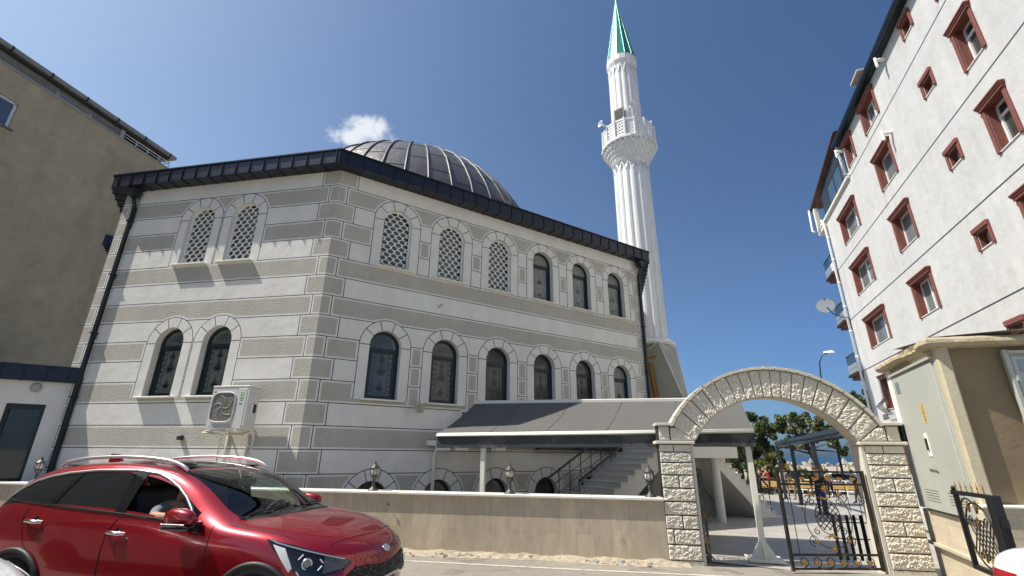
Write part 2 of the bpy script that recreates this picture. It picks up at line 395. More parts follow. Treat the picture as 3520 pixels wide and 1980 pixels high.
def window_meshes(h, key, pats):
    f = MB(); f.plate([(horseshoe(.40, .335, -h, -h + .065), 0)], -.235, -.165)
    f.box((-.335, -.235, -.10), (.335, -.165, -.03)); f.box((-.335, -.225, -h + .06), (-.27, -.18, -.10)) ; f.box((.27, -.225, -h + .06), (.335, -.18, -.10))
    f.box((-.27, -.225, -.15), (.27, -.18, -.10)); f.box((-.27, -.225, -h + .06), (.27, -.18, -h + .11))
    fo = f.build('window', M_['frame']); p = MB(); p.plate([(arch(0, 0, .345, -h + .05, 20), 0)], -.205)
    po = p.build('pane', pats[0], fix=False)
    m = MB()
    for q, mi in motif(h): m.add([(u, -.2005, z) for u, z in q], [tuple(range(len(q)))], mi)
    mo = m.build('leaf_pattern', pats[1:], fix=False)
    r = [o.data for o in (fo, po, mo)]
    for o in (fo, po, mo): bpy.data.objects.remove(o)
    return r
lm = lambda n, c: pmat(n, c, .3, spec=.6)
pd = [M_['glass'], lm('vine_dark', (.02, .026, .022)), lm('vine_red', (.075, .028, .024)), lm('vine_blue', (.035, .043, .06)), lm('vine_green', (.03, .05, .035))]
pa = [pmat('etched_glass_sunlit_tone', (.12, .135, .125), .12, spec=.7, var=(5, .2))] + pd[1:]  # lighter glass: the sunlight on this facade is painted into the base colour
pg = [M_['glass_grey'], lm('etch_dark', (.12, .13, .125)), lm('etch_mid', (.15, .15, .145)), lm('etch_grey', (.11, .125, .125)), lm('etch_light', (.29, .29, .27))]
pp = [pmat('glass_shaded_tone', (.055, .06, .055), .1, spec=.8, var=(3, .25)), lm('dim_vine', (.025, .028, .026)), lm('dim_red', (.06, .035, .03)), lm('dim_blue', (.035, .04, .05)), lm('dim_green', (.05, .06, .045))]  # darker glass: the shade of the other facade is painted into the base colour
pl_ = [pmat('pale_green_glass', (.15, .18, .165), .2, spec=.6, var=(3, .2))] + pd[1:]
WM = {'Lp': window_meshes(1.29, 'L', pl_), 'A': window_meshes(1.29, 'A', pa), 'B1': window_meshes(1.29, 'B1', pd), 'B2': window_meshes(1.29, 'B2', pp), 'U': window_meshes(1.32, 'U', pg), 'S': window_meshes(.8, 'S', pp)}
# pierced stone lattice
lt = [(arch(0, 0, .405, -1.31, 20), 0)]
prof = [(max(0, .05 * (1 + abs(cos(pi * z / .112)) ** .62 * (1 if cos(pi * z / .112) > 0 else -1)) - .0185), z) for z in (.083, .076, .066, .056, .045, .034, .022, .011, 0)]
for j in range(-13, 5):
    for i in range(-3, 4):
        cx_ = i * .20 + (.10 if j % 2 else 0); cz = j * .112 - .02
        if abs(cx_) > .44: continue
        q = [(a, b) for a, b in prof]; q = q + [(a, -b) for a, b in q[-2::-1]] + [(-a, -b) for a, b in q[1:]] + [(-a, b) for a, b in q[-2:0:-1]]
        lt.append(([(cx_ + a, cz + b) for a, b in q], -1))
lt.append((horseshoe(.405, .36, -1.315, -1.26), 0))
g = MB(); g.plate(lt, -.14, -.11); go = g.build('lattice_window', M_['white'], fix=False); LAT = go.data; bpy.data.objects.remove(go)
def add_window(F, c, zs, kind):
    T = F @ Matrix.Translation((c, 0, zs))
    if kind == 'L':
        o = place('lattice_window', LAT, mosque, T)
        place('pane', WM['Lp'][1], o, T)
    else:
        f, p, m = WM[kind]; o = place('window', f, mosque, T); place('pane', p, o, T)
        place('leaf_pattern', m, o, T)
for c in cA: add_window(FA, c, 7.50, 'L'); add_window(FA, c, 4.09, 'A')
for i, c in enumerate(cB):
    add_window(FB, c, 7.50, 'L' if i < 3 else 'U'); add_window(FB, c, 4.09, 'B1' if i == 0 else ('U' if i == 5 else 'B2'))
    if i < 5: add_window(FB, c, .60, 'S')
for F, cs in ((FA, cA), (FB, cB)):
    for c in cs:
        for z in (6.18, 2.80):
            s = MB(F); s.box((c - .51, -.2, z - .038), (c + .51, .12, z), bev=.006); s.build('sill', M_['marble'], mosque)

# eaves: soffit, fascia with standing seams, roof sheet
inn = [PL, PC, PR, BRt, BLk]
def inter(p, a, q, b):
    d = a.x * b.y - a.y * b.x; t = ((q.x - p.x) * b.y - (q.y - p.y) * b.x) / d; return p + a * t
OV = .365; dirs = [azv(AZA) * -1, azv(AZB), azv(11.1), (BLk - BRt).normalized(), azv(-31) * -1]
nor = [Vector((d.y, -d.x, 0)) for d in dirs]
lines_ = [(inn[0], dirs[0], nor[0]), (inn[1], dirs[1], nor[1]), (inn[2], dirs[2], nor[2]), (inn[3], dirs[3], nor[3]), (inn[4], dirs[4], nor[4])]
def offpoly(o):
    r = []
    for i in range(5):
        p0, d0, n0 = lines_[i - 1]; p1, d1, n1 = lines_[i]; r.append(inter(p0 + n0 * o, d0, p1 + n1 * o, d1))
    return r
o1, o2 = offpoly(OV), offpoly(OV + .035)
i0 = offpoly(-.02)
rf = MB(); n = 5
z3 = lambda p, z: (p.x, p.y, z)
rf.add([z3(p, 8.59) for p in i0] + [z3(p, 8.59) for p in o1] + [z3(p, 8.95) for p in o1] + [z3(p, 8.95) for p in o2] + [z3(p, 8.985) for p in o2],
       [(k * n + i, k * n + (i + 1) % n, (k + 1) * n + (i + 1) % n, (k + 1) * n + i) for k in range(4) for i in range(n)])
cen = Vector((-4.35, 17.4, 9.35)); rf.add([z3(p, 8.985) for p in o2] + [tuple(cen)], [(i, (i + 1) % n, n) for i in range(n)])
for i in range(5):
    a, b = o1[i], o1[(i + 1) % 5]; ia, ib = i0[i], i0[(i + 1) % 5]; L = (b - a).length; d = (b - a) / L; q = nor[i]; k = .21
    while k < L - .05:
        p = a + d * k
        F = Matrix(((d.x, q.x, 0, p.x), (d.y, q.y, 0, p.y), (0, 0, 1, 0), (0, 0, 0, 1)))
        rf.box((-.007, -.003, 8.565), (.007, .026, 8.95), M=F)
        if .3 < k < L - .3: rf.box((-.008, -OV, 8.572), (.008, .03, 8.592), M=F)
        k += .42
rf.build('roof', M_['slate'], mosque, fix=False)
# dome
dm = MB(); C0 = Vector((-4.35, 17.40, 7.875)); RD = 5.52
prof = [(RD * cos(t), RD * sin(t)) for t in [R_(9 + 81 * k / 40) for k in range(41)]]; prof[-1] = (.001, prof[-1][1])
dm.lathe(prof, 144, C0)
ob = dm.build('dome', M_['lead'], mosque)
rb = MB()
for k in range(44):
    a = 2 * pi * k / 44 + .05
    pts = [C0 + Vector(((RD + .012) * cos(t) * cos(a), (RD + .012) * cos(t) * sin(a), (RD + .012) * sin(t))) for t in [R_(10 + 76 * j / 26) for j in range(27)]]
    wob = [Vector((rng.normal(0, .006), rng.normal(0, .006), rng.normal(0, .006))) for _ in pts]
    rb.tube([p + w_ for p, w_ in zip(pts, wob)], .042, 6)
    for j, t in enumerate((22, 34, 47, 60)):              # short horizontal lap seams, staggered
        tt = R_(t + (3 if k % 2 else -2) + rng.uniform(-1, 1)); a2 = a + 2 * pi / 44
        rb.tube([C0 + Vector(((RD + .004) * cos(tt) * cos(a + (a2 - a) * s), (RD + .004) * cos(tt) * sin(a + (a2 - a) * s), (RD + .004) * sin(tt))) for s in (0, .5, 1)], .011, 5, cap=False)
rb.build('dome_ribs', M_['ribm'], ob, fix=False)
# downpipes
def downpipe(F, u, ztop, zbot):
    p = MB(F); p.box((u - .05, .02, zbot), (u + .05, .11, ztop - .55), bev=.012)
    p.tube([(u, .085, ztop - .6), (u, .085, ztop - .5), (u, .13, ztop - .38), (u, .20, ztop - .22)], .05, 10)
    p.prism([(u - .07, ztop - .28), (u + .07, ztop - .28), (u + .13, ztop - .04), (u + .13, ztop), (u - .13, ztop), (u - .13, ztop - .04)], .09, .30)
    for z in np.arange(1.2, ztop - .7, 1.6): p.box((u - .065, 0, z), (u + .065, .14, z + .03))
    p.build('downpipe', M_['frame'], mosque)
downpipe(FA, 6.24, 8.59, 0); downpipe(FB, 11.06, 8.59, 0)

# ------------------------------------------------------------------ minaret
MC = Vector((7.142, 23.958, 0))
minaret = thing('minaret', 'tall white fluted minaret with a balcony and green pointed cone', 'minaret', MC)
NS = 16
def flute(mb, z0, z1, r0, r1, n=NS, pr=.055, w_=.14, mi=0):
    mb.lathe([(r0 * .975, z0), (r1 * .975, z1)], n * 2, (0, 0, 0), mi, False)
    for k in range(n):
        a = 2 * pi * (k + .5) / n; M = Matrix.Rotation(a, 4, 'Z')
        for (q, dd) in ((w_, pr * .45), (w_ * .5, pr)):
            zc = z1 - .55 if q == w_ else z1 - .75
            mb.add([(r0 * .95, -q, z0), (r0 + dd, -q * .75, z0), (r0 + dd, q * .75, z0), (r0 * .95, q, z0), (r1 * .95, -q, zc), (r1 + dd, -q * .75, zc), (r1 + dd, q * .75, zc), (r1 * .95, q, zc)],
                   [(0, 4, 5, 1), (1, 5, 6, 2), (2, 6, 7, 3), (4, 7, 6, 5)], mi, False, M)
        a2 = 2 * pi / n; zc = z1 - .75                       # pointed zigzag at the head of the flutes
        for s_ in (-1, 1):
            pts = []
            for t in (0, .5, 1):
                an = s_ * a2 * .5 * t; rr = r1 + pr * .7 - .01; pts.append((rr * cos(an), rr * sin(an), zc + .68 * t))
            mb.tube(pts, .042, 5, mi, M=M)
TM = Matrix.Translation(MC)
b = MB(TM)
top = [(.55, -1.22), (1.38, -.1), (-.1, 1.3), (-1.2, .1)]; bot = [(1.30, -2.55), (1.72, -.2), (-.2, 1.8), (-1.9, .2)]
q = [(x, y, 4.3) for x, y in bot]; q0 = [(x, y, -.6) for x, y in bot]; t_ = [(x, y, 7.15) for x, y in top]
ca, sa = cos(R_(16.6)), sin(R_(16.6)); rotp = lambda p: (p[0] * ca + p[1] * sa, -p[0] * sa + p[1] * ca, p[2])
vs = [rotp(p) for p in q0 + q + t_]
b.add(vs, [(k * 4 + i, k * 4 + (i + 1) % 4, (k + 1) * 4 + (i + 1) % 4, (k + 1) * 4 + i) for k in range(2) for i in range(4)] + [(8, 9, 10, 11)], 1)
b.lathe([(1.32, 7.05), (1.42, 7.15), (1.42, 7.3), (1.2, 7.42), (1.12, 7.5)], 16, (0, 0, 0), 0, False)
for i in range(4):                                       # pale bands down the edges and scalloped collar under the top
    a_, b_ = Vector(vs[4 + i]), Vector(vs[8 + i]); b.tube([a_, b_], .03, 6)
    c_, d_ = Vector(vs[8 + i]), Vector(vs[8 + (i + 1) % 4]); e_, f_ = Vector(vs[4 + i]), Vector(vs[4 + (i + 1) % 4])
    pts = [(c_.lerp(d_, s)) .lerp(e_.lerp(f_, s), .16 * sin(pi * s) + .01) * 1.006 for s in [k / 12 for k in range(13)]]
    b.tube(pts, .035, 5)
b.build('base', [M_['minaret'], pmat('minaret_base_stucco', (.40, .385, .33), .9, bump=(30, .5, .01), var=(1.5, .06))], minaret)
g_ = MB(TM)
a_, b_, c_, d_ = (Vector(vs[i]) for i in (7, 4, 8, 11))     # left face: 7 lower-left, 4 lower-front
fc = lambda s, t: (a_.lerp(b_, s)).lerp(d_.lerp(c_, s), t) + Vector((-.02, -.05, 0))
pts = [fc(.66 + .012 * sin(k * 1.7), .02 + .03 * k) for k in range(22)]
g_.tube([fc(.66, t / 20 * .62) for t in range(21)], .05, 6)
for k in range(26): g_.tube([fc(.62, .01 + k * .023), fc(.70, .025 + k * .023)], .03, 5)
for k in range(3): g_.tube([fc(.30 + .08 * k + .05 * sin(s), .74 + .05 * k + .05 * cos(s)) for s in [j * pi / 6 for j in range(13)]], .035, 5)
g_.tube([fc(.25, .72), fc(.8, .72)], .04, 5)
g_.build('gold_ornament', M_['gold'], minaret)
b = MB(TM); flute(b, 7.45, 18.75, 1.04, .99); b.build('shaft', M_['minaret'], minaret, fix=False)
# muqarnas corbel
b = MB(TM); b.lathe([(1.0, 18.6), (1.08, 18.7), (1.12, 18.78)], 16, mi=0, smooth=False)
b.lathe([(1.0, 18.78), (1.12, 19.1), (1.28, 19.55), (1.46, 20.0), (1.55, 20.25)], 32, smooth=False)
for j, (z, r, n) in enumerate(((18.85, 1.09, 32), (19.15, 1.20, 32), (19.5, 1.34, 32), (19.85, 1.48, 32), (20.12, 1.57, 32))):
    for k in range(n):
        a = 2 * pi * (k + (j % 2) * .5) / n; M = Matrix.Rotation(a, 4, 'Z'); w2 = r * pi / n * .8
        b.add([(r - .12, -w2, z + .30), (r + .06, -w2, z + .30), (r + .06, w2, z + .30), (r - .12, w2, z + .30), (r - .10, 0, z - .05), (r + .03, -w2 * .9, z + .16), (r + .03, w2 * .9, z + .16)],
              [(0, 1, 2, 3), (1, 5, 6, 2), (5, 4, 6), (0, 4, 5, 1), (3, 2, 6, 4)], 0, False, M)
b.lathe([(1.5, 20.32), (1.68, 20.38), (1.68, 20.55), (1.0, 20.56)], 16, rot=pi / 16, smooth=False)
b.build('balcony_corbel', M_['minaret'], minaret, fix=False)
# parapet panels
b = MB(TM); Rp = 1.56
for k in range(16):
    a = 2 * pi * (k + .5) / 16; M = Matrix.Rotation(a, 4, 'Z') @ Matrix(((0, 1, 0, Rp * cos(pi / 16)), (1, 0, 0, 0), (0, 0, 1, 20.55), (0, 0, 0, 1)))
    hw = Rp * sin(pi / 16); lay = [(rect(-hw, 0, hw, 1.0), 0)]
    for jx in (-.5, 0, .5):
        for jz in (.22, .42, .62, .82): lay.append((circ(jx * hw * 1.15, jz, .058, 6, 1, .5), -1))
        for jz in (.32, .52, .72):
            lay.append((circ((jx + .25) * hw * 1.15 if jx < .5 else -.72 * hw, jz, .045, 4), -1))
    b.plate(lay, -.04, .0, M=M)
    b.box((-hw, -.06, .98), (hw, .03, 1.08), M=M)
    M2 = Matrix.Rotation(2 * pi * k / 16, 4, 'Z'); b.box((Rp - .05, -.05, 20.5), (Rp + .07, .05, 21.68), M=M2)
b.build('balcony_parapet', M_['minaret'], minaret, fix=False)
b = MB(TM); flute(b, 20.55, 26.35, .90, .86, pr=.045, w_=.12)
b.lathe([(.86, 26.3), (.98, 26.5), (.98, 26.75), (.9, 26.8)], 16, smooth=False); b.build('upper_shaft', M_['minaret'], minaret, fix=False)
b = MB(TM); b.lathe([(.93, 26.8), (.001, 31.9)], 12, smooth=False)
b.build('cone', M_['teal'], minaret, fix=False)
b = MB(TM)
for k in range(12):
    a = 2 * pi * k / 12; b.tube([(.94 * cos(a), .94 * sin(a), 26.8), (0, 0, 31.9)], [.028, .016], 5)
b.tube([(0, 0, 31.8), (0, 0, 32.6)], .04, 6)
b.build('cone_ribs', pmat('pale_teal_rib', (.35, .6, .52), .4, metal=.4), minaret, fix=False)
b = MB(TM @ Matrix.Rotation(R_(-90 - 42), 4, 'Z')); b.box((.9, -.33, 20.6), (.98, .33, 22.95), 1); b.box((.95, -.27, 20.6), (.99, .27, 22.88))
b.build('balcony_door', [pmat('dark_door_glass', (.03, .035, .03), .2), M_['black']], minaret)
zmap = lambda z: float(np.interp(z, [0, 7.0, 7.5, 18.75, 20.55, 21.6, 22.9, 26.35, 26.8, 31.9, 33], [0, 6.85, 7.25, 18.0, 19.25, 20.45, 21.75, 25.45, 26.15, 31.9, 33]))
for o_ in minaret.children:
    for v in o_.data.vertices: v.co.z = zmap(v.co.z)
    o_.data.update()
def horn(F, name, label, mat, r=.16, L=.28, group=None):
    t = tag(bpy.data.objects.new(name, None), label, 'loudspeaker', group); COL.objects.link(t); t.matrix_basis = F; t.empty_display_size = .1
    m = MB(); m.lathe([(.035, 0), (.045, L * .35), (.075, L * .65), (r * .72, L * .88), (r, L), (r * .94, L * .985), (r * .6, L * .85), (.05, L * .6), (.001, L * .55)], 20)
    o = m.build('bell', mat, t, fix=False, local=True)
    m = MB(); m.lathe([(.001, -.13), (.07, -.12), (.075, -.02), (.045, .02), (.03, .03)], 14); m.tube([(0, 0, -.08), (0, .13, -.12), (0, .13, -.2)], .015, 6)
    m.build('driver', mat, t, fix=False, local=True); return t
def aim(p, d): 
    q = Vector(d).to_track_quat('Z', 'Y'); return Matrix.Translation(p) @ q.to_matrix().to_4x4()
rgt = Vector((ca, -sa, 0)); fwd = Vector((-sa, -ca, 0))      # right and towards-camera directions at the minaret
wh = M_['white']
horn(aim(MC + rgt * -1.28 + fwd * .75 + Vector((0, 0, 20.75)), (-.9, -.45, .1)), 'horn_loudspeaker', 'white horn loudspeaker pointing left over the minaret balcony rail', wh, .22, .42, 'loudspeakers on the minaret')
horn(aim(MC + rgt * .30 + fwd * 1.12 + Vector((0, 0, 21.55)), (.15, -1, -.15)), 'horn_loudspeaker', 'white horn loudspeaker facing front on the right of the minaret shaft above the balcony', wh, .24, .36, 'loudspeakers on the minaret')
M_['oldcream'] = pmat('aged_cream_plastic', (.45, .42, .33), .5, var=(20, .1))
horn(aim(FB @ Vector((2.56, .22, 2.64)), FB.to_3x3() @ Vector((-.25, 1, -.12))), 'horn_loudspeaker', 'small cream horn loudspeaker on the mosque wall between two lower windows', M_['oldcream'], .125, .2)
# ------------------------------------------------------------------ ground, road, courtyard paving, sea
DR = Vector((.5, .866, 0)); G0 = Vector((4, 8, 0))
def hgt(x, y):
    s = (x - 4) * .5 + (y - 8) * .866
    if s < 0: return 0.0
    if s < 46: return -.028 * s
    if s < 58: return -1.288 - (s - 46) * .42
    return max(-9, -6.3 - (s - 58) * .02)
def sheet(xs, ys, dz, clip=None):
    vs = [(x, y, hgt(x, y) + dz) for y in ys for x in xs]; n = len(xs)
    fs = [(j * n + i, j * n + i + 1, (j + 1) * n + i + 1, (j + 1) * n + i) for j in range(len(ys) - 1) for i in range(n - 1)]
    return vs, fs
ax = list(np.concatenate([[-3000, -900, -300, -120, -60], np.arange(-40, 90, 2.0), [120, 300, 900, 3000]]))
ay = list(np.concatenate([[-3000, -900, -300, -80], np.arange(-30, 90, 2.0), [120, 300, 900, 3000]]))
vs, fs = sheet(ax, ay, -.012)
M_['ground'] = pmat('dusty_ground', (.30, .27, .22), .95, bump=(3, .5, .03), var=[(.3, .15), (6, .12)])
tag(meshobj('ground', vs, fs, M_['ground']), kind='structure')
FW = frame((2.5, 8.25), -80, 1)                    # along the boundary wall, x to the left, y towards the street
M_['road'] = pmat('worn_concrete_road', (.255, .232, .19), .9, bump=(14, .5, .012), var=[(.7, .12), (5, .10), (40, .10)], stain=(1.6, (.17, .155, .13), .56, .07))
rd = MB(FW); rd.add([(-9, .0, 0), (40, .0, 0), (40, 12.5, 0), (-9, 12.5, 0)], [(0, 1, 2, 3)]); tag(rd.build('road', M_['road'], fix=False), kind='structure')
ln = MB(FW)  # pale wavy strip with mottled tone along the road
for k in range(26):
    u0, u1 = -5 + k * 1.2, -5 + (k + 1) * 1.2
    wv = lambda u: .62 + .02 * sin(u * 1.3) + .015 * sin(u * 4.1)
    ln.add([(u0, wv(u0), .004), (u1, wv(u1), .004), (u1, wv(u1) + .075, .004), (u0, wv(u0) + .075, .004)], [(0, 1, 2, 3)])
tag(ln.build('pale_road_strip', pmat('mottled_pale_strip', (.50, .47, .38), .9, stain=(9, (.36, .33, .28), .5, .1)), fix=False), kind='structure')
M_['pave'] = pmat('courtyard_marble_tiles', (.40, .375, .33), .45, bump=(5, .12, .01), var=[(.5, .05), (4, .05)])
tiles(M_['pave'], .42, .21, .004, (.62, .6, .57), .13, rot=(0, 0, R_(14)))
pv = MB()
P4 = [Vector((2.75, 8.15, 0)), Vector((5.75, 7.62, 0))]
def cy(s, t):                                      # courtyard sheet between gate and terrace end
    a = P4[0].lerp(P4[1], .5) + DR * s; rgt_ = Vector((.866, -.5, 0)); return a + rgt_ * t
for i in range(19):
    for j in range(10):
        q = [cy(i * 2.1 - (0 if i else 0), -16 + j * 3.2) for i, j in ((i, j), (i + 1, j), (i + 1, j + 1), (i, j + 1))]
        q = [Vector((p.x, max(p.y, 8.25 - (p.x - 2.5) * .1763), 0)) for p in q]
        pv.add([(p.x, p.y, hgt(p.x, p.y) - .002) for p in q], [(0, 1, 2, 3)])
tag(pv.build('courtyard_paving', M_['pave'], fix=False), kind='structure')
sea = MB(); n = 48
sea.add([(40 * 900 * cos(2 * pi * k / n), 40 * 900 * sin(2 * pi * k / n), -4.6) for k in range(n)], [tuple(range(n))])
M_['sea'] = pmat('sea_water', (.012, .045, .09), .35, bump=(.5, .5, .4), spec=.4)
tag(sea.build('sea', M_['sea'], fix=False), kind='structure')
# kerb rubble along the wall foot
rub = MB(FW)
for k in range(420):
    u = rng.uniform(-.3, 6.5); y = abs(rng.normal(0, .07)) + .02 + max(0, .10 * sin(u * 2.1)); r = rng.uniform(.008, .03) * (1.6 if rng.random() < .1 else 1)
    M = Matrix.Translation((u, y, r * .45)) @ Euler(tuple(rng.uniform(0, 6, 3))).to_matrix().to_4x4() @ Matrix.Diagonal((r * rng.uniform(.8, 1.6), r, r * rng.uniform(.6, 1), 1))
    rub.add([(1, 0, 0), (-1, 0, 0), (0, 1, 0), (0, -1, 0), (.3, .2, 1), (0, 0, -1)], [(0, 2, 4), (2, 1, 4), (1, 3, 4), (3, 0, 4), (2, 0, 5), (1, 2, 5), (3, 1, 5), (0, 3, 5)], int(rng.random() < .15), False, M)
us = np.arange(-.3, 7.0, .1); N_ = len(us)
vs = [(u, 0, .055 + .015 * sin(u * 9) + rng.uniform(-.012, .012)) for u in us] + [(u, .09 + .03 * sin(u * 5) + rng.uniform(-.02, .02), .035 + rng.uniform(-.012, .015)) for u in us] + [(u, .22 + .06 * sin(u * 2.1) + rng.uniform(-.03, .03), .002) for u in us]
rub.add(vs, [(j * N_ + i, j * N_ + i + 1, (j + 1) * N_ + i + 1, (j + 1) * N_ + i) for j in range(2) for i in range(N_ - 1)])
M_['rubble'] = pmat('broken_mortar', (.38, .32, .235), .95, bump=(40, .8, .01), var=(14, .25))
tag(rub.build('rubble', [M_['rubble'], pmat('rubble_bluish', (.20, .22, .24), .9, var=(10, .3))], fix=False), kind='stuff')

# ------------------------------------------------------------------ boundary wall with cap and lanterns
M_['trav'] = pmat('travertine_cladding', (.52, .43, .31), .55, bump=(9, .25, .01), var=[(2.2, .14), (11, .12)], stain=(2.4, (.40, .31, .20), .62, .12), sx=(1, 1, .42))
tiles(M_['trav'], .61, .285, .003, (.76, .72, .64), .08, rot=(R_(90), 0, R_(90)), freq=.37)
wallt = thing('boundary_wall', 'low travertine clad wall with a white marble cap between the street and the mosque', 'wall', FW @ Vector((6, 0, 0)))
wb_ = MB(); wb_.box((0, -.24, -.2), (16, 0, .905)); wo = wb_.build('wall', M_['trav'], None); setp(wo, wallt); wo.matrix_basis = FW
cp = MB()
for k in range(14): cp.box((k * 1.15 - .0, -.29, .908), (k * 1.15 + 1.147, .056, .95), bev=.008)
co_ = cp.build('cap', M_['marble'], None); setp(co_, wallt); co_.matrix_basis = FW
M_['lampmetal'] = pmat('antique_pewter', (.10, .095, .09), .5, metal=.6, var=(30, .3), bump=(60, .3, .004))
M_['lampglass'] = pmat('frosted_lamp_glass', (.62, .56, .50), .25, spec=.6)
def lantern(x, y, label, z=.95):
    t = thing('lantern', label, 'lantern', (x, y, z), group='lanterns along the boundary wall'); TL = Matrix.Translation((x, y, z))
    b = MB(TL); b.lathe([(.095, 0), (.095, .012), (.08, .02), (.07, .035), (.045, .05), (.032, .08), (.026, .14), (.034, .155), (.022, .17), (.02, .185)], 16); b.build('base', M_['lampmetal'], t, fix=False)
    b = MB(TL)
    for k in range(8):
        a = 2 * pi * k / 8; M = Matrix.Rotation(a, 4, 'Z')
        b.tube([(r, 0, zz) for r, zz in ((.02, .185), (.045, .205), (.06, .225), (.045, .24), (.07, .26), (.083, .30), (.082, .35), (.068, .385))], .0055, 5, M=M)
    b.lathe([(.04, .228), (.05, .235), (.04, .242)], 12); b.lathe([(.062, .255), (.07, .262), (.062, .27)], 14)
    b.build('cage', M_['lampmetal'], t, fix=False)
    b = MB(TL); b.lathe([(.03, .25), (.062, .27), (.074, .31), (.073, .35), (.06, .38)], 18); b.build('glass', M_['lampglass'], t, fix=False)
    b = MB(TL); b.lathe([(.088, .38), (.092, .388), (.08, .40), (.05, .425), (.03, .445), (.022, .452), (.024, .462), (.012, .475), (.016, .487), (.005, .50), (.003, .515), (.001, .53)], 18); b.build('cap', M_['lampmetal'], t, fix=False)
for x, y, l in ((-2.50, 9.20, 'lantern on the wall cap nearest the red car bonnet'), (-.005, 8.79, 'lantern on the wall cap midway between the red car and the gateway'), (2.33, 8.38, 'lantern on the wall cap right beside the stone gateway pillar'), (-9.95, 10.52, 'lantern on the wall cap in front of the small annex door')): lantern(x, y, l)
w_hook = MB(FW); w_hook.tube([(4.72, 0, .72), (4.72, .05, .73), (4.73, .06, .76), (4.71, .05, .78)], .008, 6)
wh_ = w_hook.build('hook', M_['black'], None); setp(wh_, wallt)

# ------------------------------------------------------------------ stone gateway
FG = frame((2.5, 8.25), 100, -1)
gate = thing('stone_gateway', 'rough hewn pale stone gateway with round arch and two square pillars', 'gateway', FG @ Vector((1.8, 0, 0)))
M_['rough'] = pmat('rough_hewn_stone', (.67, .615, .51), .95, bump=(30, .9, .014, .6), var=[(3, .06), (25, .10)], bump2=(90, .6, .006), spec=.12)
M_['smooth'] = pmat('smooth_pale_render', (.60, .56, .46), .85, bump=(12, .2, .008), var=(3, .07))
M_['gap'] = pmat('black_stone_joint', (.018, .017, .02), .8)
from mathutils import noise as mnoise
def stone(mb, f, nu, nv, seed, amp=.017, y0=.010):
    nu = int(nu * 1.7); nv = int(nv * 1.6); amp = min(amp, .015)
    """f(s,t)->(u,z) ; displaced face with a skirt back to the joint"""
    vs = []; 
    for j in range(nv + 1):
        for i in range(nu + 1):
            u, z = f(i / nu, j / nv); e = 1 if 0 < i < nu and 0 < j < nv else 0
            d = .8 * mnoise.noise(Vector((u * 17 + seed, z * 30, seed))) + .8 * (1 - 2.4 * abs(mnoise.noise(Vector((u * 34, z * 60 + seed, seed * 2))))) - .3 + .5 * mnoise.noise(Vector((u * 70, z * 90, seed)))
            vs.append((u, y0 + (max(-.35, d) * amp + amp * .6) * e, z))
    W = nu + 1; fs = [(j * W + i, j * W + i + 1, (j + 1) * W + i + 1, (j + 1) * W + i) for j in range(nv) for i in range(nu)]
    mb.add(vs, fs, 0, False)
    rim = [i for i in range(nu)] + [j * W + nu for j in range(nv)] + [nv * W + nu - i for i in range(nu)] + [(nv - j) * W for j in range(nv)]
    pts = [vs[i] for i in rim]; n = len(pts)
    mb.add(pts + [(p[0], -.02, p[2]) for p in pts], [(i, (i + 1) % n, (i + 1) % n + n, i + n) for i in range(n)], 0, False)
rows = [0.06, .28, .50, .70, .90, 1.10, 1.30, 1.49, 1.655, 1.775]
def pillar(t0, t1, label):
    b = MB(FG); b.box((t0, -.34, -.05), (t1, 0, 1.78), 1)
    inn_ = (t1, t1 + .045) if t0 < 1 else (t0 - .045, t0); b.box((inn_[0], -.33, -.05), (inn_[1], .0, 1.775), 2)
    k = 0
    for z0, z1 in zip(rows[:-1], rows[1:]):
        cuts = {1: [t0, t0 + (t1 - t0) * .22, t1], 2: [t0, t0 + (t1 - t0) * .52, t1], 5: [t0, t0 + (t1 - t0) * .53, t1], 8: [t0, t0 + (t1 - t0) * .46, t1]}.get(k if t0 < 1 else {8: 8, 2: 2, 5: 5}.get(k, 99), [t0, t1])
        for a, c in zip(cuts[:-1], cuts[1:]):
            stone(b, lambda s, t, a=a, c=c: (a + .007 + (c - a - .014) * s, z0 + .008 + (z1 - z0 - .016) * t), max(3, int((c - a) / .028)), 8, k * 3.1 + a, amp=.022 if k < 8 else .004)
            for sd_, uu in ((1, t0), (-1, t1)):        # stones return on the outer side
                pass
        k += 1
    b.box((t0, -.3, -.05), (t1, .014, .055), 2)
    b.build('pillar', [M_['rough'], M_['gap'], M_['smooth']], gate, fix=False)
    b = MB(FG); b.box((t0 - .05 if t0 < 1 else t0 - .07, -.38, 1.782), (t1 + .07 if t0 < 1 else t1 + .05, .05, 1.832), bev=.008); b.build('impost', M_['smooth'], gate)
pillar(0, .51, ''); pillar(3.12, 3.68, '')
tc_ = 1.83; ci, Ri, co2, Ro = 1.104, 1.425, 1.19, 1.80
b = MB(FG)
def arcpt(s, t):                                       # s along the arch from left 0 to right 1, t inner 0 to outer 1
    ai = pi - math.acos(min(1, 1.20 / Ri)); a0 = R_(149.5); a = a0 + (R_(30.5) - a0) * s
    pi_ = (tc_ + Ri * cos(a), ci + Ri * sin(a)); a1 = R_(150.5); a = a1 + (R_(29.5) - a1) * s
    po_ = (tc_ + Ro * cos(a), co2 + Ro * sin(a)); return (pi_[0] + (po_[0] - pi_[0]) * t, pi_[1] + (po_[1] - pi_[1]) * t)
ns = 40
vs = []
for i in range(ns + 1):
    for t, y in ((0, 0), (1, 0), (1, -.30), (0, -.30)):
        u, z = arcpt(i / ns, t); vs.append((u, y, z))
b.add(vs, [(i * 4 + k, i * 4 + (k + 1) % 4, i * 4 + 4 + (k + 1) % 4, i * 4 + 4 + k) for i in range(ns) for k in range(4) if k != 3], 1)
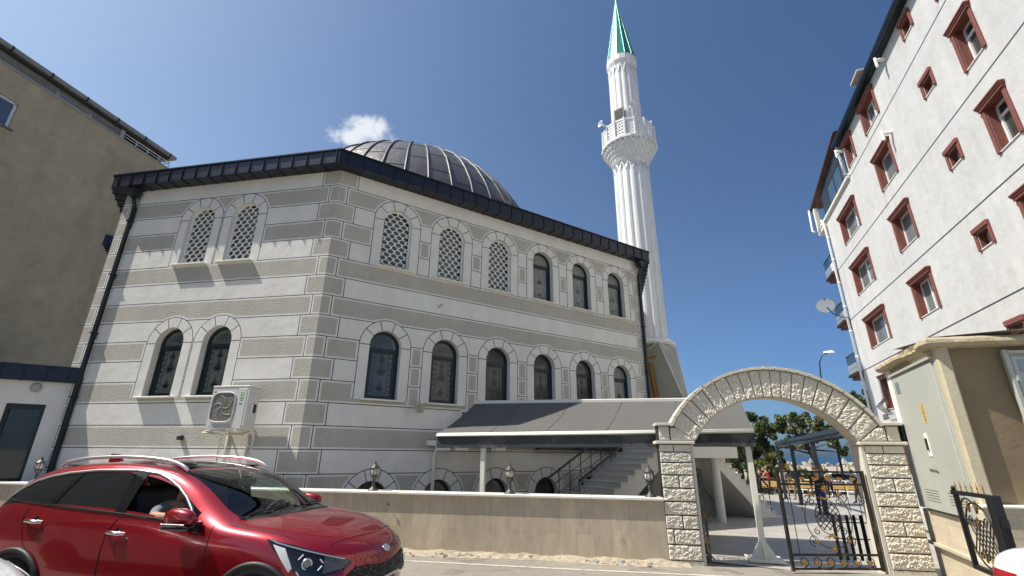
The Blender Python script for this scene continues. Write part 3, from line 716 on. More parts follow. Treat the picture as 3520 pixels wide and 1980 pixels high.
b.add(vs, [(i * 4 + 3, i * 4, i * 4 + 4, i * 4 + 7) for i in range(ns)], 2, True)
cuts = [0, .075, .145, .212, .275, .335, .39, .438, .482, .527, .572, .62, .672, .728, .79, .86, .93, 1.0]
for k in range(len(cuts) - 1):
    a, c = cuts[k], cuts[k + 1]
    stone(b, lambda s, t, a=a, c=c: arcpt(a + (c - a) * (.03 + .94 * s), .01 + .98 * t), 7, 13, k * 2.7 + 40, amp=.02)
b.prism([(.2, 1.833), (.60, 1.833), (.42, 2.03), (.25, 2.10), (.2, 2.07)], -.29, -.004, 1); b.prism([(3.48, 1.833), (3.08, 1.833), (3.26, 2.03), (3.43, 2.10), (3.48, 2.07)], -.29, -.004, 1)
stone(b, lambda s, t: (.21 + .38 * s * (1 - .74 * t), 1.845 + .20 * t), 8, 6, 7, amp=.014); stone(b, lambda s, t: (3.47 - .38 * s * (1 - .74 * t), 1.845 + .20 * t), 8, 6, 17, amp=.014)
for s0, s1, tt in ((0, .21, 0), (3.47, 3.68, 1)):      # shoulders beside the springing
    b.box((s0 + (0 if tt == 0 else 0), -.30, 1.833), (s1, 0, 2.075), 1)
    stone(b, lambda s, t: (s0 + .02 + (s1 - s0 - .04) * s, 1.845 + .22 * t), 5, 7, 90 + s0, amp=.01)
b.build('arch', [M_['rough'], M_['gap'], M_['smooth']], gate, fix=False)
b = MB(FG)
for k in range(22):                                    # coping tiles riding on the arch
    q = []
    for s in (k / 22 + .002, (k + 1) / 22 - .002):
        a1 = R_(151.5); a = a1 + (R_(28.5) - a1) * s; q.append((tc_ + (Ro + .006) * cos(a), co2 + (Ro + .006) * sin(a)))
    for s in ((k + 1) / 22 - .002, k / 22 + .002):
        a1 = R_(151.5); a = a1 + (R_(28.5) - a1) * s; q.append((tc_ + (Ro + .055) * cos(a), co2 + (Ro + .055) * sin(a)))
    b.prism(q, -.35, .062 + .004 * (k % 2))
for s0, s1 in ((-.03, .27), (3.40, 3.72)): b.box((s0, -.35, 2.078), (s1, .06, 2.122), bev=.006)
b.build('coping', M_['smooth'], gate, fix=False)
# iron gate leaves
M_['rusty'] = pmat('worn_black_gate_paint', (.018, .016, .015), .6, stain=(7, (.16, .085, .03), .56, .06), bump=(40, .4, .005))
def gate_leaf(F, W, H, label, bars=True):
    t = thing('iron_gate_leaf', label, 'gate', F @ Vector((0, 0, .04)), group='wrought iron gate leaves of the gateway')
    b = MB(F); q = .022
    for x in (q, W - q): b.box((x - q, -q, .03), (x + q, q, H), bev=.003)
    for z in (.06, .24, H - .20, H - .02): b.box((q, -.015, z - .014), (W - q, .015, z + .014))
    b.build('frame', M_['rusty'], t)
    b = MB(F); r = .0062; cx = W / 2
    def spiral(x, z, R0, a0, turns, s=1, n=18): return [(x + s * R0 * (1 - .72 * k / n) * cos(a0 + turns * 2 * pi * k / n), 0, z + R0 * (1 - .72 * k / n) * sin(a0 + turns * 2 * pi * k / n)) for k in range(n + 1)]
    for i in range(6):
        x = .10 + (W - .2) * (i + .5) / 6
        b.tube(spiral(x, .15, .075, -pi / 2, 1.3), r, 5); b.tube(spiral(x, H - .11, .07, pi / 2, 1.2), r, 5)
        b.tube([(x, 0, H - .02), (x, 0, H + .06)], .008, 5)
    cz = (H + .04) / 2
    b.tube([(cx + .34 * W * .75 * cos(a), 0, cz + .40 * sin(a)) for a in [2 * pi * k / 32 for k in range(32)]], r * 1.1, 5, closed=True)
    b.tube([(cx + .19 * cos(a), 0, cz + .03 + .24 * sin(a)) for a in [2 * pi * k / 28 for k in range(28)]], r, 5, closed=True)
    for k in range(-3, 4):
        for s_ in (-1, 1):
            x0, x1 = k * .088 - .19, k * .088 + .19; p = []
            for t2 in [j / 10 for j in range(11)]:
                x = x0 + (x1 - x0) * t2; z = s_ * (t2 - .5) * .36
                if (x / .215) ** 2 + (z / .245) ** 2 < 1: p.append((cx + x, 0, cz + .03 + z))
            if len(p) > 1: b.tube([p[0], p[-1]], .007, 5)
    for sx_ in (-1, 1):
        for sz in (-1, 1):
            b.tube(spiral(cx + sx_ * .27, cz + sz * .29, .085, pi / 2 * sz, 1.25 * -sz, sx_), r, 5); b.tube(spiral(cx + sx_ * .20, cz + sz * .20 + .03, .05, -pi / 2 * sz, 1.2 * sz, sx_), r, 5)
        b.tube([(cx + sx_ * (W / 2 - .16), 0, .25), (cx + sx_ * (W / 2 - .16), 0, H - .2)], r, 5)
        b.tube([(cx + sx_ * (W / 2 - .32), 0, cz + .1), (cx + sx_ * (W / 2 - .34), 0, H - .2)], r * .8, 5)
        b.tube(spiral(cx + sx_ * (W / 2 - .1), cz + .25, .06, 0, 1.2), r, 5)
    b.build('scrollwork', M_['black'], t, fix=False)
    def flower(x, z, R0, n=8):
        b = MB(F @ Matrix.Translation((x, .012, z)))
        for k in range(n):
            a = 2 * pi * k / n; b.add([(0, .006, 0), (R0 * .5 * cos(a - .35), .014, R0 * .5 * sin(a - .35)), (R0 * cos(a), .004, R0 * sin(a)), (R0 * .5 * cos(a + .35), .014, R0 * .5 * sin(a + .35))], [(0, 1, 2, 3)], 0)
        b.lathe([(.25 * R0, 0), (.2 * R0, .012), (.001, .018)], 8, M=Matrix.Rotation(-pi / 2, 4, 'X')); b.build('gold_flower', M_['gold'], t, fix=False)
    for x, z, R0 in ((cx, cz + .42, .058), (cx - .22, cz + .34, .036), (cx + .22, cz + .34, .036), (cx, cz - .40, .058), (cx - .24, cz - .30, .04), (cx + .24, cz - .30, .04)): flower(x, z, R0)
    for i in range(6):
        x = .10 + (W - .2) * (i + .5) / 6
        for z in (.14, H - .12):
            b = MB(F); pl = [(-.045, .02), (-.02, .03), (.0, .012), (.03, .02), (.05, -.005), (.02, -.02), (-.005, -.03), (-.035, -.012)]
            b.prism([(x + u, z + v) for u, v in pl], .008, .016); b.build('gold_leaf', M_['gold'], t)
    for i in range(6):
        x = .10 + (W - .2) * (i + .5) / 6; b = MB(F); b.lathe([(.008, H + .005), (.013, H + .02), (.006, H + .035), (.012, H + .055), (.006, H + .075), (.001, H + .115)], 8, (x, 0, 0)); b.build('gold_finial', M_['gold'], t, fix=False)
    for zz, dz_ in ((cz - .22, -.06), (cz + .27, .05)):
        b = MB(F); b.tube([(cx - .05, .004, zz + dz_ * .2), (cx + .05, .004, zz + dz_ * .2)], .008, 5)
        for s_ in (-.13, -.06, .06, .13): b.tube([(cx, 0, zz), (cx + s_, 0.004, zz + dz_ * (1.2 - 4 * abs(s_)))], [.012, .004], 5)
        b.build('gold_ribbon', M_['gold'], t, fix=False)
    return t
hp = Vector((5.50, 7.76, 0)); fp = Vector((4.12, 7.73, 0)); d_ = (fp - hp)
gate_leaf(frame(fp, math.degrees(math.atan2(-d_.x, -d_.y)), -1), d_.length, 1.40, 'black wrought iron gate leaf with gold flowers standing across the right of the gateway')
gate_leaf(frame((3.10, 8.12), 12, -1), 1.28, 1.40, 'open wrought iron gate leaf seen edge on beside the left gateway pillar')
GRF = frame((5.30, 8.50), 100, -1); b = MB(GRF); bg_ = thing('bar_grille', 'low black barred grille standing behind the right iron gate leaf', 'grille', (5.1, 8.5, 0), group=None)
for k in range(6): b = MB(GRF); b.box((.03 + k * .105, -.015, .04), (.066 + k * .105, .02, .70)); b.build('bar', M_['black'], bg_)
b = MB(GRF)
for z in (.12, .34, .58): b.box((0, -.008, z), (.64, .008, z + .016))
b.build('rails', M_['black'], bg_)
b = MB(FG); gb = thing('junction_box', 'small grey junction box on top of the right gateway pillar', 'box', FG @ Vector((3.78, -.05, 1.84)))
b.box((3.72, -.16, 1.84), (3.84, .0, 2.10), bev=.01); b.build('case', M_['dgrey'], gb)
b = MB(FG); b.tube([(3.8, .0, 1.95), (3.86, .03, 1.95), (3.9, .03, 1.94)], .012, 6); b.box((3.845, .0, 1.93), (3.88, .05, 1.97)); b.build('valve', M_['dgrey'], gb)

# ------------------------------------------------------------------ electrical kiosk
KC = Vector((5.50, 5.93, 0)); FK = frame(KC, 23.5, 1); FK2 = frame(KC, 100, -1)
kiosk = thing('electrical_kiosk', 'rendered electrical kiosk with a rough concrete roof slab and grey metal doors', 'kiosk', KC)
M_['kbeige'] = pmat('kiosk_beige_render', (.50, .44, .31), .92, bump=(16, .4, .012), var=[(1.5, .08), (12, .06)])
M_['kshade'] = pmat('kiosk_render_shaded_tone', (.245, .185, .11), .92, bump=(9, .45, .015), var=[(.8, .10), (4, .08)], stain=(4, (.33, .26, .17), .7, .08))  # kiosk render darkened to brown: shade of the side face painted into the colour
M_['kdoor'] = pmat('grey_green_metal_door', (.44, .455, .405), .5, metal=.1, var=[(1.2, .05), (8, .03)], stain=(3.5, (.36, .37, .33), .68, .1))
M_['ktrav'] = pmat('cream_travertine', (.62, .54, .40), .5, bump=(6, .2, .01), var=[(1.5, .14), (7, .08)], sx=(1, 1, 3))
tiles(M_['ktrav'], .5, .25, .003, (.7, .66, .6), .12, rot=(R_(90), 0, 0))
def vprism(b, pts, z0, z1, mi=0):
    n = len(pts); b.add([(p[0], p[1], z0) for p in pts] + [(p[0], p[1], z1) for p in pts], [tuple(range(n))[::-1], tuple(range(n, 2 * n))] + [(i, (i + 1) % n, (i + 1) % n + n, i + n) for i in range(n)], mi)
def foot(d1, d2, u1=2.03, u2=6, c=0):
    """kiosk footprint with the two visible faces pushed out by d1 and d2"""
    p0 = KC + azv(23.5 - 90) * d1; q0 = KC + azv(190) * d2
    cn = inter(p0, azv(23.5), q0, azv(100)); return [cn, p0 + azv(23.5) * u1, p0 + azv(23.5) * u1 + azv(100) * 5.2, q0 + azv(100) * u2]
b = MB(); vprism(b, foot(-.03, -.045), .9, 2.97, 1)
b.M = FK; b.box((-.01, -.14, 1.08), (.13, 0.0, 2.99), 0, bev=.02); b.box((1.86, -.13, .9), (2.06, .012, 2.97), 2); b.box((.13, -.1, 2.83), (1.86, -.02, 2.97), 0)
b.build('wall', [M_['kbeige'], M_['kshade'], M_['white']], kiosk)
b = MB(); vprism(b, foot(-.03, -.0, 2.05, 6), -.02, .40); vprism(b, foot(.035, .0, 2.06, 6), .402, .44); vprism(b, foot(-.01, -.02, 2.05, 6), .442, .875)
o = b.build('plinth', M_['ktrav'], None); setp(o, kiosk)
b = MB(FK2); b.box((-.06, -.02, -.02), (6, .10, 1.06)); b.build('plinth', M_['ktrav'], kiosk)
b = MB(FK2); b.box((-.08, -.05, 1.062), (6, .14, 1.095), bev=.01); b.build('plinth_cap', M_['marble'], kiosk)
# roof slab: rounded rough concrete with a broken edge
b = MB(); rp = [KC + azv(23.5) * 2.2, KC + azv(23.5) * 1.0, KC + azv(23.5) * .02, KC + azv(100) * .5, KC + azv(100) * 3, KC + azv(100) * 6.2]
n1, n2 = azv(23.5 - 90), azv(190)
pts = [Vector(FK @ Vector((u, 0, 0))) for u in np.linspace(2.12, 0, 60)] + [Vector(FK2 @ Vector((u, 0, 0))) for u in np.linspace(.02, 6.2, 90)]
nn = [n1] * 60 + [n2] * 90;  prof = [(-.2, 0), (.0, -.02), (.09, -.005), (.13, .03), (.12, .075), (.07, .115), (-.1, .14), (-1.0, .17)]
vs = []
for i, (p, q) in enumerate(zip(pts, nn)):
    blend = q if abs(i - 59.5) > 1 else (n1 + n2).normalized() * 1.25
    chip = 0
    if 30 < i < 56: chip = .06 * abs(mnoise.noise(Vector((i * .9, 3, 0)))) + .05 * (1 if 34 < i < 52 else 0)
    for j, (o_, z) in enumerate(prof):
        e = mnoise.noise(Vector((i * .35, j * 1.7, 1))) * .012
        oo = o_ - (chip if 2 <= j <= 4 else 0) + e; vs.append(p + blend * oo + Vector((0, 0, 2.965 + z + e - (chip * .25 if j == 4 else 0))))
m_ = len(prof); b.add(vs, [(i * m_ + j, (i + 1) * m_ + j, (i + 1) * m_ + j + 1, i * m_ + j + 1) for i in range(len(pts) - 1) for j in range(m_ - 1)], 0, False)
b.add(vs[:m_], [tuple(range(m_))]); b.build('roof_slab', pmat('rough_concrete', (.44, .37, .25), .95, bump=(18, .9, .02), var=[(3, .14), (14, .12)], stain=(9, (.22, .19, .14), .6, .1)), kiosk, fix=False)
def metal_door(F, u0, u1, z0, z1, mirror=False, brandplate=True):
    b = MB(F); b.box((u0 - .05, -.05, z0 - .03), (u1 + .05, .0, z1 + .05)); b.box((u0 - .055, -.03, z1 + .03), (u1 + .055, .05, z1 + .065)); b.build('door_frame', M_['kdoor'], kiosk)
    b = MB(F); b.box((u0, -.03, z0), (u1, .025, z1), bev=.008); d = b.build('door', M_['kdoor'], kiosk); return d
d = metal_door(FK, .17, 1.78, .90, 2.80)
b = MB(FK); b.box((.95, .0245, 1.62), (1.05, .034, 1.93)); b.box((.975, .034, 1.70), (1.02, .05, 1.86), 1); b.build('lock_plate', [M_['white'], M_['black']], d)
b = MB(FK)
for g_0 in (.30, 1.12):
    for r_ in range(5):
        for k in range(9): b.box((g_0 + k * .055, .0252, 1.02 + r_ * .035), (g_0 + k * .055 + .036, .0275, 1.028 + r_ * .035))
b.box((.2, .0, .885), (1.75, .03, .897)); b.build('vents', M_['black'], d)
b = MB(FK); b.box((.80, .0253, 2.06), (.89, .028, 2.33), 0)
b.prism([(.815, 2.21), (.875, 2.21), (.845, 2.31)], .028, .0285, 1); b.prism([(.823, 2.216), (.867, 2.216), (.845, 2.292)], .0285, .029, 0)
b.prism([(.842, 2.29), (.85, 2.26), (.844, 2.26), (.85, 2.225), (.838, 2.252), (.845, 2.252)], .029, .0295, 1); b.box((.812, .028, 2.185), (.878, .0285, 2.195), 1)
for k in range(3): b.box((.815, .028, 2.085 + k * .03), (.815 + (.055, .04, .058)[k], .0285, 2.098 + k * .03), 1)
b.build('warning_sticker', [pmat('yellow_sticker', (.62, .40, .03), .5), M_['black']], d)
b = MB(FK); b.box((1.52, .0253, 2.55), (1.68, .031, 2.72)); b.build('number_plate', pmat('steel_blue_plate', (.26, .29, .31), .4, metal=.4), d)
b = MB(FK); b.tube([(.90, .03, 1.40), (.90, .04, 1.44), (1.14, .04, 1.45), (1.15, .03, 1.42)], .006, 5); b.build('bolt_scar', M_['dgrey'], d)
d2 = metal_door(FK2, .80, 2.2, 1.25, 2.82)
b = MB(FK2); b.box((.72, .0, 1.2), (.78, .05, 2.9), bev=.01)
for z in (1.9, 2.5): b.box((.765, .01, z), (.81, .06, z + .09), bev=.01)
b.build('hinge_post', M_['kdoor'], d2)
b = MB(FK2); b.box((.86, .0253, 2.62), (1.75, .031, 2.77), 0); b.build('name_plate', [pmat('blue_grey_plate', (.30, .33, .38), .4, metal=.3)], d2)
b = MB(FK2)
for k, (x0, x1, zz) in enumerate(((.92, 1.0, 2.70), (1.06, 1.2, 2.71), (1.26, 1.42, 2.70), (1.5, 1.68, 2.7), (1.06, 1.3, 2.655), (1.36, 1.6, 2.655))): 
    for j in range(int((x1 - x0) / .022)): b.box((x0 + j * .022, .0312, zz), (x0 + j * .022 + .014, .0318, zz + .02 + .006 * (j % 2)))
b.build('lettering', pmat('dark_blue_letters', (.06, .08, .16), .5), d2)
b = MB(FK2)
for j, (x, z, L) in enumerate([(.95 + .045 * i, 2.50 + .018 * sin(i * 2.3), .03) for i in range(9)] + [(.92 + .05 * i, 2.44 + .015 * sin(i * 1.7), .035) for i in range(12)]):
    b.tube([(x, .027, z), (x + L * .4, .027, z + .03 * (-1) ** j), (x + L, .027, z - .012), (x + L * 1.2, .027, z + .014)], .0035, 4, cap=False)
b.build('hand_writing', M_['black'], d2, fix=False)
# ------------------------------------------------------------------ white apartment block on the right
QR = Vector((30 * sin(R_(37.2)), 30 * cos(R_(37.2)), 0)); FR = frame(QR, 201, -1)
apt = thing('apartment_block', 'off white apartment block with brick red window surrounds and dark gutter on the right', 'building', QR)
rows_ = [(14.75, 16.12), (11.95, 13.52), (9.2, 10.76), (6.5, 8.0), (3.65, 5.2), (.95, 2.45)]
WN = []
for ri, (z0, z1) in enumerate(rows_):
    WN.append((5.15 if ri == 0 else 2.15, 6.3 if ri == 0 else (4.75 if ri < 4 else 3.1), z0, z1, 'w' if ri < 4 else 'g'))
    WN.append((7.7, 9.4, z0, z1, 'w')); WN.append((12.36, 13.18, (z1 - .72) if ri else 15.35, z1 - .03, 's' if ri != 4 else 'sg'))
    WN.append((14.5, 15.58, z0, z1, 't'))
    if ri > 1: WN.append((17.0, 18.2, z0, z1, 't'))
lay = [(rect(0, -1, 24, 14.42), 0), (rect(4.9, 14.40, 24, 16.4), 0)]
for z in (14.42, 11.36, 8.5, 5.78, 2.9): lay.append((rect(4.9 if z > 14 else 0, z - .026, 24, z + .026), 1))
for a, c, z0, z1, k in WN: lay.append((rect(a + .12, z0 + .045, c - .12, z1 - .17), -1))
b = MB(FR); b.plate(lay, 0)
for a, c, z0, z1, k in WN:
    pl = rect(a + .12, z0 + .045, c - .12, z1 - .17); vs = [(u, 0, z) for u, z in pl] + [(u, -.29, z) for u, z in pl]
    b.add(vs, [(i, (i + 1) % 4, (i + 1) % 4 + 4, i + 4) for i in range(4)], 2)
b.add([(0, 0, -1), (0, 0, 14.42), (0, -14, 14.42), (0, -14, -1), (24, 0, -1), (24, 0, 16.4), (24, -14, 16.4), (24, -14, -1), (0, -14, 14.42), (4.9, 0, 14.42), (4.9, 0, 16.4), (4.9, -14, 16.4), (4.9, -14, 14.42)],
      [(0, 1, 2, 3), (4, 5, 6, 7), (1, 9, 12, 2), (9, 10, 11, 12), (10, 5, 6, 11)], 0)
b.build('wall', [M_['rwall'], M_['joint'], M_['red']], apt, fix=False)
M_['pvc'] = pmat('white_pvc', (.78, .78, .76), .35)
M_['curt'] = pmat('curtained_glass', (.17, .20, .205), .06, spec=.9, var=(2.4, .35), sx=(3, 3, .4))
M_['dkglass'] = pmat('dark_pane_glass', (.045, .05, .05), .05, spec=.9, var=(2, .3))
def red_window(a, c, z0, z1, k):
    b = MB(FR); s = .12 if k[0] != 's' else .10
    b.box((a, 0, z0), (a + s, .055, z1 - .15), bev=.01); b.box((c - s, 0, z0), (c, .055, z1 - .15), bev=.01)
    if k[0] == 's': b.box((a, 0, z1 - .15), (c, .09, z1), bev=.01)
    else:
        b.box((a - .02, 0, z1 - .19), (c + .02, .095, z1 - .11)); b.box((a - .04, 0, z1 - .11), (c + .04, .12, z1 - .06)); b.box((a - .06, 0, z1 - .06), (c + .06, .15, z1 + .0), bev=.012)
    w = b.build('window', M_['red'], apt); gd = -.25
    b = MB(FR); b.box((a + .11, gd, z0 + .02), (c - .11, .03, z0 + .045)); b.build('sill', M_['marble'], w)
    x0, x1, y0, y1 = a + .12, c - .12, z0 + .047, z1 - .17; f = .055
    b = MB(FR)
    for q in ((x0, y0, x0 + f, y1), (x1 - f, y0, x1, y1), (x0, y0, x1, y0 + f), (x0, y1 - f, x1, y1)): b.box((q[0], gd - .03, q[1]), (q[2], gd + .04, q[3]))
    if k in ('w', 'g'):
        m = x0 + (x1 - x0) * (.48 if (a * 7 + z0) % 2 < 1 else .62); b.box((m - .04, gd - .03, y0), (m + .04, gd + .045, y1)); zz = y1 - .42; b.box((m + .04, gd - .03, zz - .03), (x1, gd + .045, zz + .03))
    if k == 't': zz = y1 - .36; b.box((x0, gd - .03, zz - .035), (x1, gd + .05, zz + .035)); b.box((x0 + .05, gd - .02, y0 + .05), (x0 + .10, gd + .055, zz)); b.box((x1 - .10, gd - .02, y0 + .05), (x1 - .05, gd + .055, zz))
    b.build('sash', M_['pvc'], w)
    b = MB(FR); b.box((x0, gd - .005, y0), (x1, gd + .005, y1)); b.build('glass', M_['curt'] if k in ('w',) else M_['dkglass'], w)
    if 'g' in k:
        b = MB(FR); n = int((x1 - x0) / .11); zt_ = z1 - .2
        if k == 'sg':
            for i in range(n + 1): b.tube([(x0 + i * .11, .10, y0 - .05), (x0 + i * .11, .10, zt_ + .05)], .012, 4)
            for zz in (y0 - .05, (y0 + zt_) / 2): b.tube([(a, .10, zz), (c, .10, zz)], .012, 4)
        else:
            for i in range(n + 2):
                x = a + .1 + i * .11; b.tube([(x, .12, zt_)] + [(x, .12 + .34 * math.exp(-((z - (z0 + .15)) / .22) ** 2), z) for z in np.linspace(zt_ - .2, z0 - .25, 12)], .010, 4)
            for zz in (zt_, z0 + .8, z0 + .4, z0 + .15, z0 - .1): o_ = .12 + .34 * math.exp(-((zz - (z0 + .15)) / .22) ** 2); b.tube([(a + .1, o_, zz), (a + .1 + (n + 1) * .11, o_, zz)], .012, 4)
            b.tube([(a + .1, .3, z0 - .4), (c, .3, z0 - .4)], .012, 4)
            for i in range(n * 2): b.tube([(a + .1 + i * .06, .3, z0 - .45), (a + .1 + i * .06, .3, z0 - .2)], .007, 4)
        b.build('grille', M_['black'], w, fix=False)
for q in WN: red_window(*q)
# eave gutter, roof, rooftop terrace with glazing, pipes
b = MB(FR); b.box((4.7, -.1, 16.28), (24, .22, 16.42)); b.tube([(4.6, .24, 16.42), (24, .24, 16.42)], .13, 10); b.box((4.7, -14, 16.42), (24, .1, 16.5)); b.build('gutter', M_['frame'], apt)
b = MB(FR); b.add([(4.7, .1, 16.5), (24, .1, 16.5), (24, -7, 18.4), (4.7, -7, 18.4)], [(0, 1, 2, 3)]); b.add([(-1.75, .16, 16.10), (4.9, .16, 17.15), (4.9, -3, 17.3), (-1.75, -3, 16.2)], [(0, 1, 2, 3)])
b.box((-1.75, .05, 15.98), (-1.6, .18, 16.12)); M_['rooftile'] = pmat('brown_roof_tile', (.12, .06, .045), .8, bump=(20, .5, .01), var=(6, .2))
b.tube([(-1.8, .17, 16.05), (4.9, .17, 17.12)], .05, 6); b.build('roof', M_['rooftile'], apt, fix=False)
b = MB(FR)
b.add([(.15, -.05, 14.6), (4.9, -.05, 14.6), (4.9, -.05, 16.9), (.15, -.05, 16.2)], [(0, 1, 2, 3)]); b.add([(.15, -.05, 14.6), (.15, -3, 14.6), (.15, -3, 16.3), (.15, -.05, 16.2)], [(0, 1, 2, 3)])
M_['bluegl'] = pmat('blue_balcony_glass', (.05, .09, .13), .04, spec=.9); tg = b.build('terrace_glazing', M_['bluegl'], apt, fix=False)
b = MB(FR)
for x in (.15, 1.3, 2.6, 3.8, 4.8): b.box((x - .03, -.06, 14.6), (x + .03, -.02, 16.2 + x * .15))
b.add([(.15, -.03, 15.85), (4.9, -.03, 15.95), (4.9, -.03, 16.95), (.15, -.03, 16.22)], [(0, 1, 2, 3)]); b.add([(.15, -.028, 14.6), (1.25, -.028, 14.6), (1.25, -.028, 15.9), (.15, -.028, 15.9)], [(0, 1, 2, 3)])
b.build('glazing_bars', M_['dgrey'], tg, fix=False)
b = MB(FR); b.box((-1.5, -.12, 14.43), (4.9, .12, 14.5)); b.box((-1.5, -3, 14.2), (0, .08, 14.42)); b.box((-1.5, .0, 14.62), (4.9, .05, 14.66))
for x in np.arange(-1.4, 4.9, .55): b.box((x, 0, 14.5), (x + .35, .04, 14.56))
b.box((-1.45, -.1, 14.5), (-1.2, .12, 15.95)); b.build('terrace_rail', M_['cream'], apt)
b = MB(FR); b.tube([(4.75, .18, 16.3), (4.75, .12, 14.7)], .06, 8); b.tube([(-1.55, .3, 16.0), (-1.55, .35, 14.6), (-1.3, .3, 14.4)], .05, 8)
b.tube([(.12, .25, 14.5), (.10, .14, 14.1), (.1, .12, 0)], .06, 8)
for z in np.arange(1, 14, 1.37): b.lathe([(.075, 0), (.075, .08)], 10, (.1, .12, z))
b.build('drainpipe', M_['white'], apt)
b = MB(FR)
for z in (11.25, 8.45, 5.65, 2.9):
    bb_ = MB(FR); bb_.box((-1.55, -1.6, z), (0, .25, z + .14)); bb_.box((-1.45, -1.5, z - .16), (0, .12, z)); o = bb_.build('balcony', M_['rooftile'], apt)
    bb_ = MB(FR); bb_.plate([(rect(-1.5, z + .14, 0, z + .62), 0)] + [(circ(-1.3 + .2 * k, z + .38, .06, 6), -1) for k in range(7)], .20, .16); bb_.build('balustrade', M_['white'], o, fix=False)
    bb_ = MB(FR); bb_.box((-1.5, .17, z + .64), (-.05, .19, z + 1.1)); bb_.box((-1.55, .15, z + 1.1), (0, .22, z + 1.14)); bb_.build('glass_rail', M_['bluegl'], o)
# small flues, dish, chimney
for i, (x, z) in enumerate(((10.9, 16.0), (4.9, 15.9), (9.75, 13.45))):
    b = MB(FR); b.tube([(x, 0, z), (x, .30, z + .02)], .07, 10); b.tube([(x, .30, z + .14), (x, .30, z - .28)], .055, 8); b.build('flue', M_['white'], apt, fix=False)
b = MB(FR); b.box((8.05, -.7, 16.4), (8.6, -.1, 17.25)); b.box((7.85, -.9, 17.4), (8.8, .1, 17.48)); b.box((8.1, -.65, 17.2), (8.2, -.5, 17.4)); b.box((8.45, -.3, 17.2), (8.55, -.15, 17.4)); b.build('chimney', pmat('chimney_render', (.45, .42, .36), .9), apt)
ds = thing('satellite_dish', 'white satellite dish on the corner of the apartment block beside the drainpipe', 'satellite dish', FR @ Vector((0, .3, 8.9)))
T = Matrix.Translation(FR @ Vector((-.75, .75, 9.55))) @ Vector((-.55, -.75, .35)).to_track_quat('Z', 'Y').to_matrix().to_4x4()
b = MB(T); b.lathe([(.001, .0), (.2, .015), (.38, .07), (.48, .13), (.49, .14), (.38, .085), (.2, .03), (.001, .012)], 28); b.build('reflector', M_['white'], ds, fix=False)
b = MB(T); b.tube([(0, .45, .08), (0, .2, .5)], .012, 5); b.lathe([(.03, 0), (.04, .1)], 8, (0, .15, .48)); b.build('feed_arm', M_['dgrey'], ds)
b = MB(FR); b.tube([(.15, .05, 8.6), (.1, .35, 8.7), (-.3, .6, 9.0), (-.7, .72, 9.5)], .03, 6); b.tube([(.1, .1, 8.9), (.1, .1, 7.3)], .02, 5); b.build('mount', M_['dgrey'], ds, fix=False)

# ------------------------------------------------------------------ tan building on the left
QL = Vector((-23.4, 26.9, 0)); FL_ = frame((QL.x, QL.y, -.88), 191.7, 1) @ Matrix.Diagonal((1.55, 1.55, 1.55, 1))
tan = thing('tan_building', 'tall tan rendered building with a flat overhanging roof on the left', 'building', QL)
b = MB(FL_); wl = [(rect(0, -1, 30, 13.22), 0), (rect(2.1, 13.22, 30, 13.62), 1), (rect(3.25, 13.27, 4.45, 13.42), 2), (rect(3.35, 13.30, 4.35, 13.40), 1)]
LW = [(5.2, 6.6, 11.25, 12.2), (9.2, 10.6, 11.25, 12.2), (9.2, 10.6, 8.4, 9.4)]
for a, c, z0, z1 in LW: wl.append((rect(a, z0, c, z1), -1))
b.plate(wl, 0)
for a, c, z0, z1 in LW:
    pl = rect(a, z0, c, z1); b.add([(u, 0, z) for u, z in pl] + [(u, -.12, z) for u, z in pl], [(i, (i + 1) % 4, (i + 1) % 4 + 4, i + 4) for i in range(4)], 1)
b.add([(0, 0, -1), (0, -12, -1), (0, -12, 13.2), (0, 0, 13.2), (2.1, 0, 13.2), (2.1, -12, 13.2), (2.1, -12, 13.62), (2.1, 0, 13.62)], [(0, 1, 2, 3), (4, 5, 6, 7), (3, 2, 5, 4)], 0)
M_['tangrey'] = pmat('weathered_grey_render', (.22, .21, .18), .95, bump=(15, .5, .01), var=[(1, .15), (8, .12)], sx=(1, 1, 3)); M_['patch'] = pmat('pale_patch', (.38, .38, .36), .9)
b.build('wall', [M_['tan'], M_['tangrey'], M_['patch']], tan, fix=False)
b = MB(FL_); b.box((-.1, -.02, 13.17), (30, .05, 13.24)); b.box((2.05, .0, 13.22), (2.2, .06, 13.62)); b.build('ledge', M_['patch'], tan)
b = MB(FL_); b.box((-.08, -12, 13.66), (30, .22, 13.80)); b.box((.15, -11, 13.56), (30, .12, 13.66), 1)
for x in np.arange(.2, 30, 1.15): b.box((x, .1, 13.65), (x + .05, .235, 13.81), 1)
b.build('roof_slab', [pmat('pale_slab_edge', (.30, .30, .27), .8, var=(5, .15)), pmat('dark_soffit_wood', (.05, .042, .035), .9)], tan)
b = MB(FL_); b.tube([(0, .0, 13.50), (2.1, 0, 13.50)], .022, 6); b.tube([(0, .0, 13.38), (2.1, 0, 13.38)], .015, 6); b.tube([(0, 0, 13.5), (0, -3, 13.5)], .02, 5)
for x in (0, .5, 1.0, 1.5, 2.05): b.tube([(x, 0, 13.2), (x, 0, 13.5)], .018, 5)
b.build('balcony_rail', M_['white'], tan)
b = MB(FL_); b.box((1.2, -3.5, 13.2), (2.1, -.9, 13.62)); b.box((2.3, -1, 13.2), (2.4, -.5, 13.6)); b.build('recess_shade_block', pmat('painted_recess_shade', (.04, .038, .035), .9), tan)  # near-black block paints the shade inside the balcony gap
